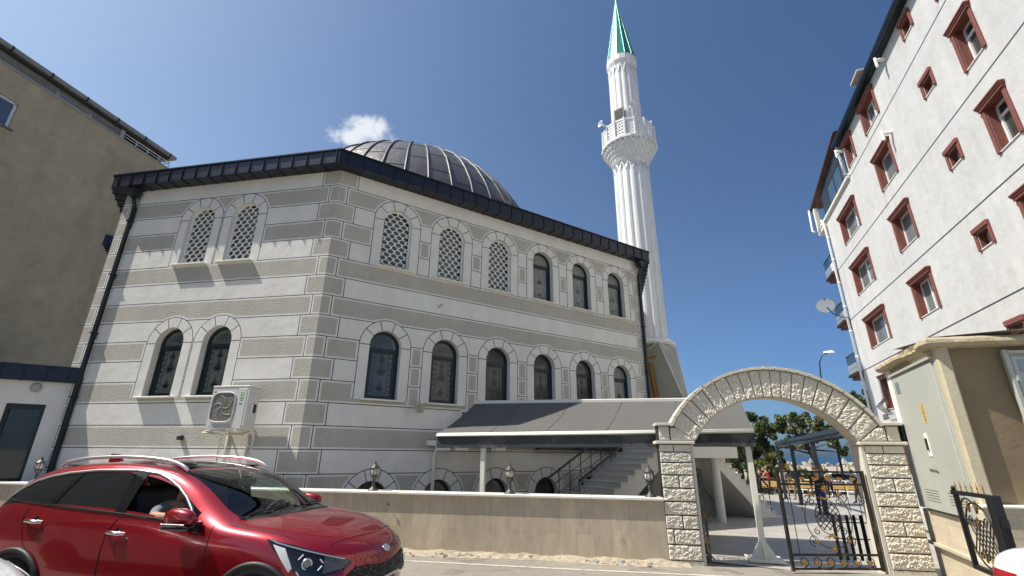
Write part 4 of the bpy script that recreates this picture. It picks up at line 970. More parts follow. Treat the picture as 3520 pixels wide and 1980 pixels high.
for a, c, z0, z1 in LW:
    b = MB(FL_)
    for q in ((a, z0, a + .07, z1), (c - .07, z0, c, z1), (a, z0, c, z0 + .07), (a, z1 - .07, c, z1), ((a + c) / 2 - .05, z0, (a + c) / 2 + .05, z1)): b.box((q[0], -.10, q[1]), (q[2], -.04, q[3]))
    w = b.build('window', M_['pvc'], tan); b = MB(FL_); b.box((a, -.09, z0), (c, -.08, z1)); b.build('glass', pmat('blue_reflecting_glass', (.10, .14, .18), .08, spec=.8), w)
    b = MB(FL_); b.box((a - .1, -.05, z0 - .05), (c + .08, .09, z0)); b.build('sill', M_['tangrey'], w)
# the second step of the mosque eaves seen past its left corner
b = MB(); c_ = Vector((-14.75, 15.2, 8.59)); d1_ = azv(-31); d2_ = azv(59)
F = Matrix(((d2_.x, d1_.x, 0, c_.x), (d2_.y, d1_.y, 0, c_.y), (0, 0, 1, c_.z), (0, 0, 0, 1)))
b.M = F; b.box((0, 0, 0), (2.5, 1.6, .38))
for k in range(5): b.box((-.03, k * .3 + .1, -.03), (2, k * .3 + .12, .38)); b.box((k * .42 + .1, -.03, -.03), (k * .42 + .12, 1, .38))
b.build('rear_eave', M_['slate'], mosque)
b = MB(); b.M = F; b.box((.33, .33, -9), (3, 1.6, 0)); b.build('rear_wall', M_['plaster'], mosque)

# ------------------------------------------------------------------ annex with a door at the far left
QA = PC + azv(AZA) * 6.5; FX = frame(QA, 237, 1)              # x runs towards the street, y outwards to the right
annex = thing('annex', 'small white annex with a dark glass door and dark metal parapet joined to the mosque', 'building', QA)
b = MB(FX); b.plate([(rect(-.4, -.2, 3.2, 3.16), 0), (rect(.34, .05, 1.03, 2.62), -1)], 0); pl = rect(.34, .05, 1.03, 2.62)
b.add([(u, 0, z) for u, z in pl] + [(u, -.15, z) for u, z in pl], [(i, (i + 1) % 4, (i + 1) % 4 + 4, i + 4) for i in range(4)], 0)
b.add([(3.2, 0, -.2), (3.2, -4, -.2), (3.2, -4, 3.16), (3.2, 0, 3.16)], [(0, 1, 2, 3)]); b.build('wall', M_['plaster'], annex, fix=False)
b = MB(FX); b.box((-.3, -4.2, 3.15), (3.4, .10, 3.50)); 
for k in range(9): b.box((k * .4 + .1, .095, 3.13), (k * .4 + .122, .125, 3.5))
b.box((-.3, -4.2, 3.5), (3.45, .13, 3.53)); b.build('parapet', M_['slate'], annex)
b = MB(FX); f = .07
for q in ((.34, .05, .41, 2.62), (.96, .05, 1.03, 2.62), (.41, 2.50, .96, 2.62), (.41, .05, .96, .15)): b.box((q[0], -.14, q[1]), (q[2], -.05, q[3]))
dd = b.build('door', M_['frame'], annex); b = MB(FX); b.box((.41, -.11, .15), (.96, -.10, 2.5)); b.build('pane', pmat('door_glass', (.035, .04, .045), .05, spec=.9, var=(1.5, .4)), dd)
b = MB(FX @ Matrix.Translation((.62, 0, 3.0)) @ Matrix.Rotation(-pi / 2, 4, 'X')); b.lathe([(.10, 0), (.11, .03), (.08, .06), (.001, .065)], 20); b.build('bulkhead_light', M_['patch'], annex)

# ------------------------------------------------------------------ air conditioner
ac = thing('air_conditioner', 'white outdoor air conditioner unit with one fan, bracketed to the mosque wall', 'air conditioner', FA @ Vector((1.43, .37, 2.0)))
M_['acm'] = pmat('air_conditioner_enamel', (.60, .60, .56), .45, var=(4, .03)); M_['acd'] = pmat('fan_guard_taupe', (.20, .18, .155), .6)
F = FA; b = MB(F); b.box((.99, .20, 2.04), (1.90, .55, 2.93), bev=.012); b.box((.985, .19, 2.915), (1.905, .56, 2.94), bev=.008)
b.box((1.12, .55, 2.62), (1.20, .556, 2.76)) ; b.box((.985, .45, 2.1), (1.02, .557, 2.86)); b.build('casing', M_['acm'], ac)
b = MB(F); cx, cz = 1.56, 2.49
def sq(r, p=4.2, n=40): return [(cx + r * (abs(cos(t)) ** (2 / p)) * (1 if cos(t) > 0 else -1), cz + r * 1.08 * (abs(sin(t)) ** (2 / p)) * (1 if sin(t) > 0 else -1)) for t in [2 * pi * k / n for k in range(n)]]
b.tube([(u, .565, z) for u, z in sq(.285)], .014, 6, closed=True, mi=0); b.prism(sq(.28), .548, .560, 1)
for k in range(14): b.tube([(cx + r * cos(a), .563, cz + r * sin(a)) for r, a in [(.02 + .02 * j, 2 * pi * k / 14 + .09 * j) for j in range(13)]], .0022, 3, 2, cap=False)
for k in range(5): b.tube([(cx + r * cos(a), .566, cz + r * sin(a)) for r, a in [(.02 + .022 * j, 2 * pi * k / 5 - .12 * j) for j in range(12)]], .0045, 4, 0, cap=False)
b.build('fan_grille', [M_['acm'], M_['acd'], pmat('fan_guard_wire', (.30, .27, .23), .6)], ac, fix=False)
b = MB(F); b.prism([(1.28, 2.06), (1.84, 2.06), (1.80, 2.14), (1.30, 2.14)], .55, .553, 0)  # cooler grey strip below the fan grille
b.box((1.03, .551, 2.06), (1.24, .562, 2.88), 1, bev=.004); b.build('service_panel', [pmat('cool_grey_enamel', (.42, .43, .44), .5), M_['acm']], ac)
b = MB(F); b.box((1.10, .562, 2.62), (1.17, .564, 2.79), 0); 
for k in range(5): b.box((1.107, .564, 2.64 + k * .03), (1.107 + (.05, .03, .055, .04, .05)[k], .5645, 2.652 + k * .03), 1)
b.build('energy_label', [pmat('green_label', (.10, .33, .08), .5), M_['white']], ac)
b = MB(F); b.box((1.10, .562, 2.545), (1.18, .564, 2.56)); b.box((1.78, .551, 2.80), (1.85, .553, 2.815)); b.build('maker_badge', M_['black'], ac)
b = MB(F); b.box((.978, .27, 2.38), (.984, .36, 2.56)); b.build('rating_plate', M_['black'], ac); b = MB(F); b.box((.978, .37, 2.36), (.984, .43, 2.55)); b.box((.978, .28, 2.82), (.984, .35, 2.84)); b.box((.978, .30, 2.63), (.984, .37, 2.65)); b.build('paper_sticker', M_['white'], ac)
for x in (1.12, 1.76): b = MB(F); b.box((x - .02, 0, 2.0), (x + .02, .60, 2.03)); b.box((x - .02, 0, 1.6), (x + .02, .03, 2.03)); b.tube([(x, .5, 2.0), (x, .03, 1.65)], .012, 5); b.build('bracket', M_['white'], ac)
b = MB(F); b.tube([(1.0, .3, 2.0), (1.05, .45, 1.95), (1.4, .52, 1.94), (1.9, .5, 1.96), (2.05, .42, 1.97), (2.08, .33, 2.0), (1.95, .25, 2.03), (1.7, .2, 2.03)], .022, 8)
b.tube([(1.9, .05, 1.98), (1.9, .04, .9)], .012, 6); b.tube([(1.2, .05, 1.95), (1.16, .06, 1.8), (1.2, .05, 1.5)], .03, 8); b.build('pipes', M_['oldcream'], ac, fix=False)
sp = thing('wall_spotlight', 'small dark cube spotlight low on the sunlit mosque wall', 'spotlight', FA @ Vector((2.95, .06, 1.88)))
b = MB(FA); b.box((2.90, 0, 1.83), (3.0, .10, 1.93), bev=.008); b.build('housing', M_['dgrey'], sp)
nb = thing('wall_bracket', 'tiny dark hook sticking out between the two rows of windows on the shaded facade', 'hook', FB @ Vector((3.0, 0, 5.35)))
b = MB(FB); b.tube([(3.0, 0, 5.35), (3.02, .10, 5.37), (3.06, .12, 5.43)], .012, 5); b.build('rod', M_['black'], nb)

# ------------------------------------------------------------------ awning with posts
aw = thing('awning', 'grey fabric awning with white bars sloping over the courtyard entrance', 'awning', (2.0, 9.8, 2.0))
fL, fR = Vector((-1.56, 10.34, 1.975)), Vector((4.28, 8.52, 2.03)); rL, rR = Vector((-.90, 12.35, 2.83)), Vector((5.35, 11.05, 2.83))
ad = (fR - fL).normalized()
M_['awn'] = pmat('grey_awning_fabric', (.105, .102, .094), .85, bump=(2.2, .3, .03), var=[(.9, .07), (30, .06)]); M_['awnd'] = pmat('dark_awning_valance', (.045, .047, .05), .85, bump=(6, .3, .02), stain=(1.1, (.085, .087, .09), .5, .04), var=(.9, .1))
b = MB(); nu, nv = 40, 10; vs = []
for j in range(nv + 1):
    for i in range(nu + 1):
        p = fL.lerp(fR, i / nu).lerp(rL.lerp(rR, i / nu), j / nv); sag = -.05 * sin(pi * j / nv) + .012 * mnoise.noise(Vector((i * .35, j * .3, 2)))
        vs.append(p + Vector((0, 0, sag + .02)))
b.add(vs, [(j * (nu + 1) + i, j * (nu + 1) + i + 1, (j + 1) * (nu + 1) + i + 1, (j + 1) * (nu + 1) + i) for j in range(nv) for i in range(nu)], 0, True)
b.build('canopy', M_['awn'], aw, fix=False)
b = MB()
for s in (.19, .385, .58, .775): b.tube([fL.lerp(fR, s).lerp(rL.lerp(rR, s), t / 10) + Vector((0, 0, .026 - .05 * sin(pi * t / 10))) for t in range(11)], .004, 4, cap=False)
b.build('fabric_seam', pmat('seam_grey', (.11, .11, .112), .9), aw, fix=False)
b = MB(); q = Vector((0, 0, .045)); nvx = Vector((ad.y, -ad.x, 0)) * .04
b.tube([fL, fR], .032, 10); b.tube([fL + q * -.5 + nvx, fR + q * -.5 + nvx], .022, 8); b.build('front_bar', M_['cream'], aw)
b = MB(); vs = []; n = 60
for i in range(n + 1):
    p = fL.lerp(fR, i / n); o = nvx * (.5 + .15 * mnoise.noise(Vector((i * .4, 0, 0)))); vs += [p + o - q * .6, p + o * .6 + Vector((0, 0, -.27 + .006 * mnoise.noise(Vector((i * .9, 5, 0)))))]
b.add(vs, [(2 * i, 2 * i + 2, 2 * i + 3, 2 * i + 1) for i in range(n)], 0, True); b.build('valance', M_['awnd'], aw, fix=False)
b = MB(); b.box((0, -.09, -.02), ((rR - rL).length, .09, .13), bev=.02)
b.M = Matrix(); o = MB(frame(rL, math.degrees(math.atan2(rR.x - rL.x, rR.y - rL.y)), -1)); o.box((-.05, -.10, -.03 ), ((rR - rL).length + .05, .09, .06), bev=.015); o.build('cassette', M_['cream'], aw)
b = MB(); bk = Vector((-ad.y, ad.x, 0)) * .10; sR = fR - ad * .12 + bk; sL = fL + ad * 1.02 + bk
b.M = frame((sR.x, sR.y, 0), 107, -1); b.box((-.045, -.045, .02), (.045, .045, 2.0)); b.box((-.27, -.27, 0.0), (.27, .27, .022))
for a in range(4): b.add([(.04, -.012, .022), (.20, -.012, .022), (.04, -.012, .30), (.04, .012, .022), (.20, .012, .022), (.04, .012, .30)], [(0, 1, 2), (3, 5, 4), (1, 4, 5, 2)], 0, False, Matrix.Rotation(a * pi / 2, 4, 'Z'))
b.build('post', M_['cream'], aw); b = MB(frame((sL.x, sL.y, 0), 107, -1)); b.box((-.045, -.045, 0), (.045, .045, 1.98)); b.build('post', M_['cream'], aw)
b = MB()
for s in (.16, .28, .5, .85):
    p0 = fL.lerp(fR, s); p1 = rL.lerp(rR, s + .03); m = p0.lerp(p1, .5) + ad * .5 + Vector((0, 0, -.30)); b.tube([p0 + Vector((0, 0, -.12)), m, p1 + Vector((0, 0, -.16))], .025, 6)
b.build('folding_arm', M_['white'], aw, fix=False)
b = MB(FB); b.box((2.9, .02, 1.78), (6.2, .14, 1.90)); b.box((6.2, .02, 1.72), (10.5, .2, 1.84), 1)
for x in (3.1, 3.6, 4.7): b.box((x, .1, 1.66), (x + .32, .34, 1.80), bev=.01)
b.build('wall_rail', [M_['white'], M_['black']], aw)
b = MB(FB); b.tube([(3.15, .08, 1.7), (3.1, .06, 1.5), (3.12, .05, 1.3), (3.12, .05, 0)], .045, 8); b.build('conduit', M_['cream'], mosque)
b = MB(FB); b.box((3.78, 0, 2.44), (3.98, .10, 2.66), bev=.01); b.box((3.80, .1, 2.47), (3.92, .108, 2.62), 1); o = b.build('vent_box', [M_['white'], M_['acd']], mosque)

# ------------------------------------------------------------------ double stair against the shaded facade
st = thing('entrance_stair', 'white double stair with landing against the shaded side of the mosque', 'stair', FB @ Vector((10, 1, 0)))
M_['stw'] = pmat('white_stair_render', (.66, .65, .60), .8, var=(2, .05)); M_['stm'] = pmat('stair_marble', (.58, .56, .50), .5, var=(5, .06))
b = MB(FB); off = 1.8; n = 12
pl = [(7.0 - .45, 0.0)]
for k in range(12): z = .15 * (k + 1) + .0; u = 6.3 + k * .27; pl += [(u, z), (u + .27, z)]
pl = [(6.3, -.3)] + [p for p in pl[1:]] + [(9.54, 1.45), (6.9, -.3)]
b.prism(pl, .35, off, 0); b.build('flight', M_['stw'], st)
b = MB(FB)
for k in range(12): z = .15 * (k + 1); u = 6.3 + k * .27; b.box((u - .03, .33, z), (u + .27, off + .04, z + .03))
b.build('treads', M_['stm'], st)
b = MB(FB); b.box((9.5, .0, 1.54), (12.15, 2.35, 1.86)); b.build('landing', M_['stw'], st)
for u_ in (11.3, 9.8): b = MB(FB); b.lathe([(.13, -.6), (.13, 1.55)], 16, (u_, 2.1, 0)); b.build('column', M_['stw'], st, fix=False)
b = MB(FB); pl = [(11.6, 1.3)]; N_ = 13; U = lambda k: 11.6 + k * .235; Zs = lambda k: 1.86 - .165 * k
pl = []
for k in range(N_): pl += [(U(k), Zs(k)), (U(k + 1), Zs(k))]
pl += [(U(N_), -.5), (14.0, -.5), (13.3, .22), (11.6, 1.46)]
b.prism(pl, .5, 1.8, 0); b.build('flight', M_['stw'], st)
b = MB(FB)
for k in range(1, N_): b.box((U(k) - .03, .48, Zs(k)), (U(k + 1) + .03, 1.84, Zs(k) + .03))
b.box((14.2, .4, -.5), (15.3, 2.0, -.28 + .0)); b.build('treads', M_['stm'], st)
b = MB(FB); b.box((10.2, .1, -.6), (14.0, .45, 1.5)); b.build('rear_wall', pmat('grey_understair_render', (.36, .36, .34), .9, var=(1, .05)), st)
b = MB(FB)
def rail(pts, y, bal=True):
    b.tube([(u, y, z + .86) for u, z in pts], .028, 6)
    for (u0, z0), (u1, z1) in zip(pts[:-1], pts[1:]):
        m = max(1, int(abs(u1 - u0) / .36))
        for i in (range(m + 1) if bal else (0, m)): t = i / m; b.tube([(u0 + (u1 - u0) * t, y, z0 + (z1 - z0) * t), (u0 + (u1 - u0) * t, y, z0 + (z1 - z0) * t + .92)], .014, 5)
        for h in ((.3, .58) if bal else ()): b.tube([(u0, y, z0 + h), (u1, y, z1 + h)], .009, 4)
for rp_, ry_ in (([(6.3, .12), (9.5, 1.86)], 1.72), ([(6.3, .12), (9.5, 1.86)], .42), ([(11.7, 1.86), (14.6, -.2)], 1.72)): b = MB(FB); rail(rp_, ry_, not (ry_ > 1 and rp_[0][0] < 7)); b.build('handrail', M_['dgrey'], st, fix=False)
# ------------------------------------------------------------------ cars
M_['carred'] = pmat('metallic_red_paint', (.30, .006, .014), .28, metal=.55, coat=1, bump=(900, .04, .001))
M_['carwhite'] = pmat('white_car_paint', (.68, .68, .68), .35, coat=1)
M_['tint'] = pmat('tinted_window_glass', (.010, .012, .014), .02, spec=1)
M_['trim'] = pmat('black_plastic_trim', (.02, .02, .022), .55)
M_['gloss'] = pmat('gloss_black', (.008, .008, .009), .08, spec=.8)
M_['chrome'] = pmat('chrome', (.75, .75, .76), .12, metal=1)
M_['satin'] = pmat('satin_silver_rail', (.62, .62, .63), .3, metal=.8)
M_['rubber'] = pmat('tyre_rubber', (.015, .015, .015), .85, bump=(50, .4, .005))
M_['alloy'] = pmat('alloy_rim', (.38, .38, .40), .3, metal=.9)
M_['inter'] = pmat('dark_car_interior', (.05, .052, .052), .7)
m = pmat('clear_windscreen_glass', (1, 1, 1), 0)
N = m.node_tree.nodes; L = m.node_tree.links; N.remove(N['Principled BSDF'])
tr = N.new('ShaderNodeBsdfTransparent'); tr.inputs[0].default_value = (.80, .88, .84, 1); gl = N.new('ShaderNodeBsdfGlossy'); gl.inputs['Roughness'].default_value = .01
lw_ = N.new('ShaderNodeLayerWeight'); pw_ = N.new('ShaderNodeMath'); pw_.operation = 'POWER'; pw_.inputs[1].default_value = 3.5; ml_ = N.new('ShaderNodeMath'); ml_.operation = 'MULTIPLY_ADD'; ml_.inputs[1].default_value = .75; ml_.inputs[2].default_value = .055; mx_ = N.new('ShaderNodeMixShader')
L.new(lw_.outputs['Facing'], pw_.inputs[0]); L.new(pw_.outputs[0], ml_.inputs[0])
L.new(ml_.outputs[0], mx_.inputs[0]); L.new(tr.outputs[0], mx_.inputs[1]); L.new(gl.outputs[0], mx_.inputs[2]); L.new(mx_.outputs[0], N['Material Output'].inputs[0]); M_['wsglass'] = m
def car_cage(sedan=False):
    # stations along the roof/bonnet: rows belt, rail, side, mid, centre (x, y, z)
    T = [
     [(-1.98, .78, .98), (-2.00, .74, 1.04), (-2.02, .66, 1.08), (-2.06, .36, 1.10), (-2.08, 0, 1.10)],
     [(-1.80, .84, 1.13), (-1.80, .78, 1.19), (-1.88, .67, 1.28), (-1.94, .35, 1.33), (-1.96, 0, 1.34)],
     [(-1.58, .86, 1.135), (-1.56, .745, 1.33), (-1.68, .655, 1.41), (-1.80, .34, 1.46), (-1.83, 0, 1.47)],
     [(-1.28, .865, 1.115), (-1.26, .715, 1.42), (-1.34, .625, 1.49), (-1.38, .33, 1.518), (-1.40, 0, 1.522)],
     [(-.80, .87, 1.09), (-.85, .70, 1.462), (-.88, .61, 1.52), (-.86, .32, 1.542), (-.85, 0, 1.548)],
     [(-.30, .87, 1.06), (-.36, .70, 1.462), (-.36, .61, 1.518), (-.30, .32, 1.535), (-.28, 0, 1.54)],
     [(.10, .87, 1.035), (.00, .705, 1.40), (.08, .625, 1.462), (.20, .33, 1.478), (.24, 0, 1.482)],
     [(.42, .87, 1.00), (.30, .745, 1.265), (.48, .665, 1.305), (.66, .35, 1.305), (.70, 0, 1.305)],
     [(.64, .875, .955), (.52, .80, 1.10), (.78, .72, 1.105), (1.00, .38, 1.09), (1.04, 0, 1.09)],
     [(.86, .875, .95), (.90, .82, .99), (1.02, .73, 1.01), (1.17, .40, 1.045), (1.22, 0, 1.045)],
     [(1.18, .88, .935), (1.22, .79, .985), (1.28, .66, 1.012), (1.36, .40, 1.03), (1.40, 0, 1.03)],
     [(1.50, .855, .895), (1.55, .75, .945), (1.60, .60, .96), (1.67, .37, .975), (1.70, 0, .975)],
     [(1.80, .78, .80), (1.86, .66, .85), (1.91, .52, .87), (1.97, .33, .88), (2.00, 0, .88)],
     [(1.96, .68, .68), (2.03, .57, .73), (2.08, .45, .755), (2.12, .29, .77), (2.14, 0, .775)],
    ]
    for i in range(1, 8): a_ = T[i][1]; T[i][1] = (a_[0], a_[1] - .004, a_[2] + (.034 if i < 6 else .022))
    if sedan:
        T[0] = [(-2.10, .80, .92), (-2.14, .74, .99), (-2.16, .64, 1.01), (-2.18, .36, 1.02), (-2.19, 0, 1.02)]
        T[1] = [(-1.90, .84, .95), (-1.90, .76, 1.03), (-1.92, .64, 1.055), (-1.94, .35, 1.07), (-1.94, 0, 1.07)]
        T[2] = [(-1.55, .86, .96), (-1.55, .74, 1.05), (-1.55, .62, 1.08), (-1.55, .34, 1.095), (-1.55, 0, 1.10)]
        T[3] = [(-1.15, .865, .96), (-1.15, .715, 1.15), (-1.12, .60, 1.22), (-1.1, .33, 1.24), (-1.1, 0, 1.25)]
    S = []   # side rows 3..0 below the belt: y, z per station
    xs = [-2.0, -1.84, -1.60, -1.30, -.80, -.30, .10, .42, .64, .86, 1.16, 1.47, 1.76, 1.92]
    ys = [.80, .865, .89, .902, .905, .905, .905, .905, .905, .905, .905, .89, .84, .765]
    zr = [.86, .87, .87, .87, .865, .86, .85, .845, .84, .835, .82, .78, .70, .60]
    for i in range(14):
        y = ys[i]; zb = T[i][0][2]; z3 = min(zr[i], zb - .07)
        z2 = .62 if i < 11 else (.60, .56, .49)[i - 11]
        S.append([(xs[i], y, z3), (xs[i] + .0, y + .005, z2), (xs[i] - .0, y - .02, .40 if i < 12 else .36), (xs[i] - .02, y - .10, .22)])
    return T, S
def build_car(root_M, root, paint, sedan=False, driver=False, plate=''):
    T, S = car_cage(sedan)
    V = []; F = []; P = []
    idx = {}
    def vid(p):
        k = tuple(round(c, 5) for c in p)
        if k not in idx: idx[k] = len(V); V.append(p)
        return idx[k]
    nS = 14
    def quad(a, b_, c, d, part):
        for s in (1, -1):
            q = [vid((p[0], p[1] * s, p[2])) for p in (a, b_, c, d)]
            if len(set(q)) < 3: continue
            q2 = []
            for v in q:
                if v not in q2: q2.append(v)
            F.append(q2 if s == 1 else q2[::-1]); P.append(part)
    BODY, FRONTW, REARW, WS, RW, HOOD, BUMP = range(7)
    for i in range(nS - 1):
        for j in range(4):
            part = BODY
            if j == 0 and 1 <= i < 5: part = REARW
            if j == 0 and 5 <= i < 8: part = FRONTW
            if j >= 2 and 6 <= i < 9: part = WS
            if j >= 2 and i < 2: part = RW
            if sedan and j >= 2: part = RW if i == 2 else (BODY if i < 2 else part)
            if sedan and j == 0 and 1 <= i < 3: part = BODY
            if j >= 1 and 9 <= i: part = HOOD
            if j >= 2 and i == 8: part = WS
            quad(T[i][j], T[i + 1][j], T[i + 1][j + 1], T[i][j + 1], part)
        col = [T[i][0]] + S[i]; col2 = [T[i + 1][0]] + S[i + 1]
        for j in range(4): quad(col[j + 1], col2[j + 1], col2[j], col[j], BODY)
    # front face columns c4..c8 going down
    dn = [[T[13][0]] + S[13],
          [T[13][1], (2.05, .63, .63), (2.06, .66, .50), (2.05, .66, .36), (1.98, .62, .21)],
          [T[13][2], (2.115, .47, .65), (2.13, .48, .50), (2.12, .48, .36), (2.06, .46, .20)],
          [T[13][3], (2.155, .29, .66), (2.175, .29, .51), (2.165, .29, .36), (2.10, .28, .19)],
          [T[13][4], (2.175, 0, .665), (2.195, 0, .515), (2.185, 0, .36), (2.12, 0, .19)]]
    for a, c in zip(dn[:-1], dn[1:]):
        for j in range(4): quad(a[j], a[j + 1], c[j + 1], c[j], BUMP)
    x = -.06 if not sedan else -.12
    up = [[T[0][0]] + S[0],
          [T[0][1], (-2.05 + x, .76, .82), (-2.09 + x, .76, .62), (-2.06 + x, .72, .40), (-1.98 + x, .64, .22)],
          [T[0][2], (-2.09 + x, .60, .84), (-2.13 + x, .60, .62), (-2.11 + x, .58, .40), (-2.02 + x, .55, .22)],
          [T[0][3], (-2.11 + x, .33, .86), (-2.15 + x, .33, .62), (-2.13 + x, .33, .40), (-2.05 + x, .33, .22)],
          [T[0][4], (-2.12 + x, 0, .86), (-2.16 + x, 0, .62), (-2.14 + x, 0, .40), (-2.06 + x, 0, .22)]]
    for a, c in zip(up[:-1], up[1:]):
        for j in range(4): quad(c[j], c[j + 1], a[j + 1], a[j], BODY)
    me = bpy.data.meshes.new('cage'); me.from_pydata(V, [], F); me.update()
    bm = bmesh.new(); bm.from_mesh(me); bmesh.ops.recalc_face_normals(bm, faces=bm.faces)
    cl = bm.edges.layers.float.new('crease_edge')
    bm.to_mesh(me); bm.free()
    me.polygons.foreach_set('material_index', P)
    for k in range(8): me.materials.append(M_['black'])
    me.polygons.foreach_set('material_index', P)
    ob = bpy.data.objects.new('cage', me); COL.objects.link(ob); md = ob.modifiers.new('s', 'SUBSURF'); md.levels = 3; md.render_levels = 3
    dg = bpy.context.evaluated_depsgraph_get(); dg.update(); ev = ob.evaluated_get(dg); me2 = bpy.data.meshes.new_from_object(ev)
    bpy.data.objects.remove(ob)
    nv = len(me2.vertices); co = np.empty(nv * 3); me2.vertices.foreach_get('co', co); co = co.reshape(-1, 3)
    nr = np.array([tuple(n.vector) for n in me2.vertex_normals])
    polys = [list(p.vertices) for p in me2.polygons]; pm = [p.material_index for p in me2.polygons]
    if (co.mean(0) @ np.array([1, 0, 0])) is None: pass
    # make sure normals look outwards
    c0 = np.array([0, 0, .8])
    if ((co - c0) * nr).sum() < 0: nr = -nr; polys = [p[::-1] for p in polys]
    bvh = BVHTree.FromPolygons([Vector(c) for c in co], polys)
    ax_f, ax_r, rw_ = (1.35, .33), (-1.35, .33), .375
    def in_arch(p): return abs(p[1]) > .55 and any((p[0] - a[0]) ** 2 + (p[2] - a[1]) ** 2 < rw_ ** 2 for a in (ax_f, ax_r))
    def sub(name, sel, mat, parent, sd=0):
        fs = [p for p, m in zip(polys, pm) if m in sel and not in_arch(co[p].mean(0)) and co[p].mean(0)[1] * sd >= 0]
        use = sorted({v for f in fs for v in f}); mp = {v: i for i, v in enumerate(use)}
        o = meshobj(name, [root_M @ Vector(co[v]) for v in use], [[mp[v] for v in f] for f in fs], mat, parent, smooth=True)
        R3 = root_M.to_3x3()
        o.data.normals_split_custom_set_from_vertices([tuple((R3 @ Vector(nr[v])).normalized()) for v in use]); return o
    body = sub('body', (BODY,), paint, root); hood = sub('bonnet', (HOOD,), paint, root); bump = sub('front_bumper', (BUMP,), paint, root)
    ws = sub('windscreen', (WS,), M_['wsglass'] if driver else M_['tint'], root); sub('rear_screen', (RW,), M_['tint'], root)
    for sd in (-1, 1):
        sub('rear_side_glass', (REARW,), M_['tint'], root, sd)
        if not driver: sub('front_side_glass', (FRONTW,), M_['tint'], root, sd)
    if driver:
        # only the far front window keeps its glass; the near one is wound down
        fs = [p for p, m in zip(polys, pm) if m == FRONTW and co[p].mean(0)[1] > 0]
        use = sorted({v for f in fs for v in f}); mp = {v: i for i, v in enumerate(use)}
        meshobj('front_side_glass', [root_M @ Vector(co[v]) for v in use], [[mp[v] for v in f] for f in fs], M_['wsglass'], root, smooth=True)
    def hit(o, d):
        h = bvh.ray_cast(Vector(o), Vector(d).normalized()); return h[0], h[1]
    def side(x, z, s=-1, off=.004):
        h, n = hit((x, s * 2, z), (0, -s, 0))
        if h is None: h = Vector((x, s * .85, z)); n = Vector((0, s, 0))
        if n.y * s < 0: n = -n
        return h + n * off
    def front(y, z, off=.004, d=(-1, 0, 0)):
        h, n = hit((3.2 if d[0] < 0 else -3.2, y, z), d)
        if h is None: h = Vector((2.0, y, z)); n = Vector((1, 0, 0))
        if n.dot(Vector(d)) > 0: n = -n
        return h + n * off
    def top(x, y, off=.004):
        h, n = hit((x, y, 3), (0, 0, -1)); 
        if n.z < 0: n = -n
        return h + n * off
    def strip(name, pts, r, mat, parent, n=6, flat=None, smooth=True):
        b = MB(root_M); b.tube(pts, r, n, smooth=smooth); return b.build(name, mat, parent, fix=False)
    def decal(name, poly, fn, mat, parent, g=.03, thick=0):
        xs_ = [p[0] for p in poly]; ys_ = [p[1] for p in poly]
        grid = [(x, y) for x in np.arange(min(xs_), max(xs_), g) for y in np.arange(min(ys_), max(ys_), g) if pip((x, y), poly)]
        k = []; n_ = len(poly)
        for i in range(n_):
            a, c = Vector(poly[i]), Vector(poly[(i + 1) % n_]); m_ = max(1, int((c - a).length / g))
            k += [tuple(a.lerp(c, t / m_)) for t in range(m_)]
        vs_, tr_, mi_ = partition([(k, 0)], grid)
        return meshobj(name, [root_M @ fn(*v) for v in vs_], tr_, mat, parent, smooth=True)
    for s in (-1, 1):
        # shut lines, belt trim, chrome
        dens = lambda q: [(x0 + (x1 - x0) * t / 6, z0 + (z1 - z0) * t / 6) for (x0, z0), (x1, z1) in zip(q[:-1], q[1:]) for t in range(6)]
        seam = [(.80, .99), (.815, .85), (.81, .6), (.76, .42), (.72, .33)]; strip('door_seam', [side(x, z, s, .0015) for x, z in dens(seam)], .004, M_['black'], body, 4)
        seam = [(-.265, 1.03), (-.33, .9), (-.335, .6), (-.30, .33)]; strip('door_seam', [side(x, z, s, .0015) for x, z in dens(seam)], .004, M_['black'], body, 4)
        seam = [(-1.40, 1.08), (-1.42, .98), (-1.30, .78), (-1.10, .62), (-.98, .45), (-.95, .33)]; strip('door_seam', [side(x, z, s, .0015) for x, z in dens(seam)], .004, M_['black'], body, 4)
        if not sedan:
            tp = [(x_, z_ - .010) for x_, z_ in [(-1.78, 1.165), (-1.68, 1.265), (-1.56, 1.335), (-1.40, 1.385), (-1.20, 1.42), (-.85, 1.452), (-.55, 1.457), (-.35, 1.455), (-.10, 1.43), (.05, 1.385), (.22, 1.31), (.36, 1.225), (.48, 1.13), (.58, 1.03), (.66, .94)]]
            pts = []
            for (x0, z0), (x1, z1) in zip(tp[:-1], tp[1:]):
                for t in (0, .33, .66): pts.append(side(x0 + (x1 - x0) * t, z0 + (z1 - z0) * t, s, .008))
            pts.append(side(.66, .93, s, .008)); strip('window_trim', pts, .013, M_['satin'], body)
            bl = [(-1.78, 1.16), (-1.4, 1.135), (-.9, 1.10), (-.3, 1.065), (.2, 1.03), (.5, .99), (.66, .93)]
            strip('belt_trim', [side(x0 + (x1 - x0) * t, z0 + (z1 - z0) * t, s, .006) for (x0, z0), (x1, z1) in zip(bl[:-1], bl[1:]) for t in (0, .33, .66)] + [side(.66, .93, s, .006)], .011, M_['gloss'], body)
            for pl in ([(-.22, 1.07), (-.34, 1.07), (-.345, 1.25), (-.35, 1.445), (-.22, 1.445), (-.215, 1.25)], [(-1.12, 1.10), (-1.20, 1.10), (-1.16, 1.2), (-1.06, 1.42), (-.99, 1.43), (-1.06, 1.25)]):
                decal('pillar_cover', pl, lambda x, z: side(x, z, s, .006), M_['gloss'], body)
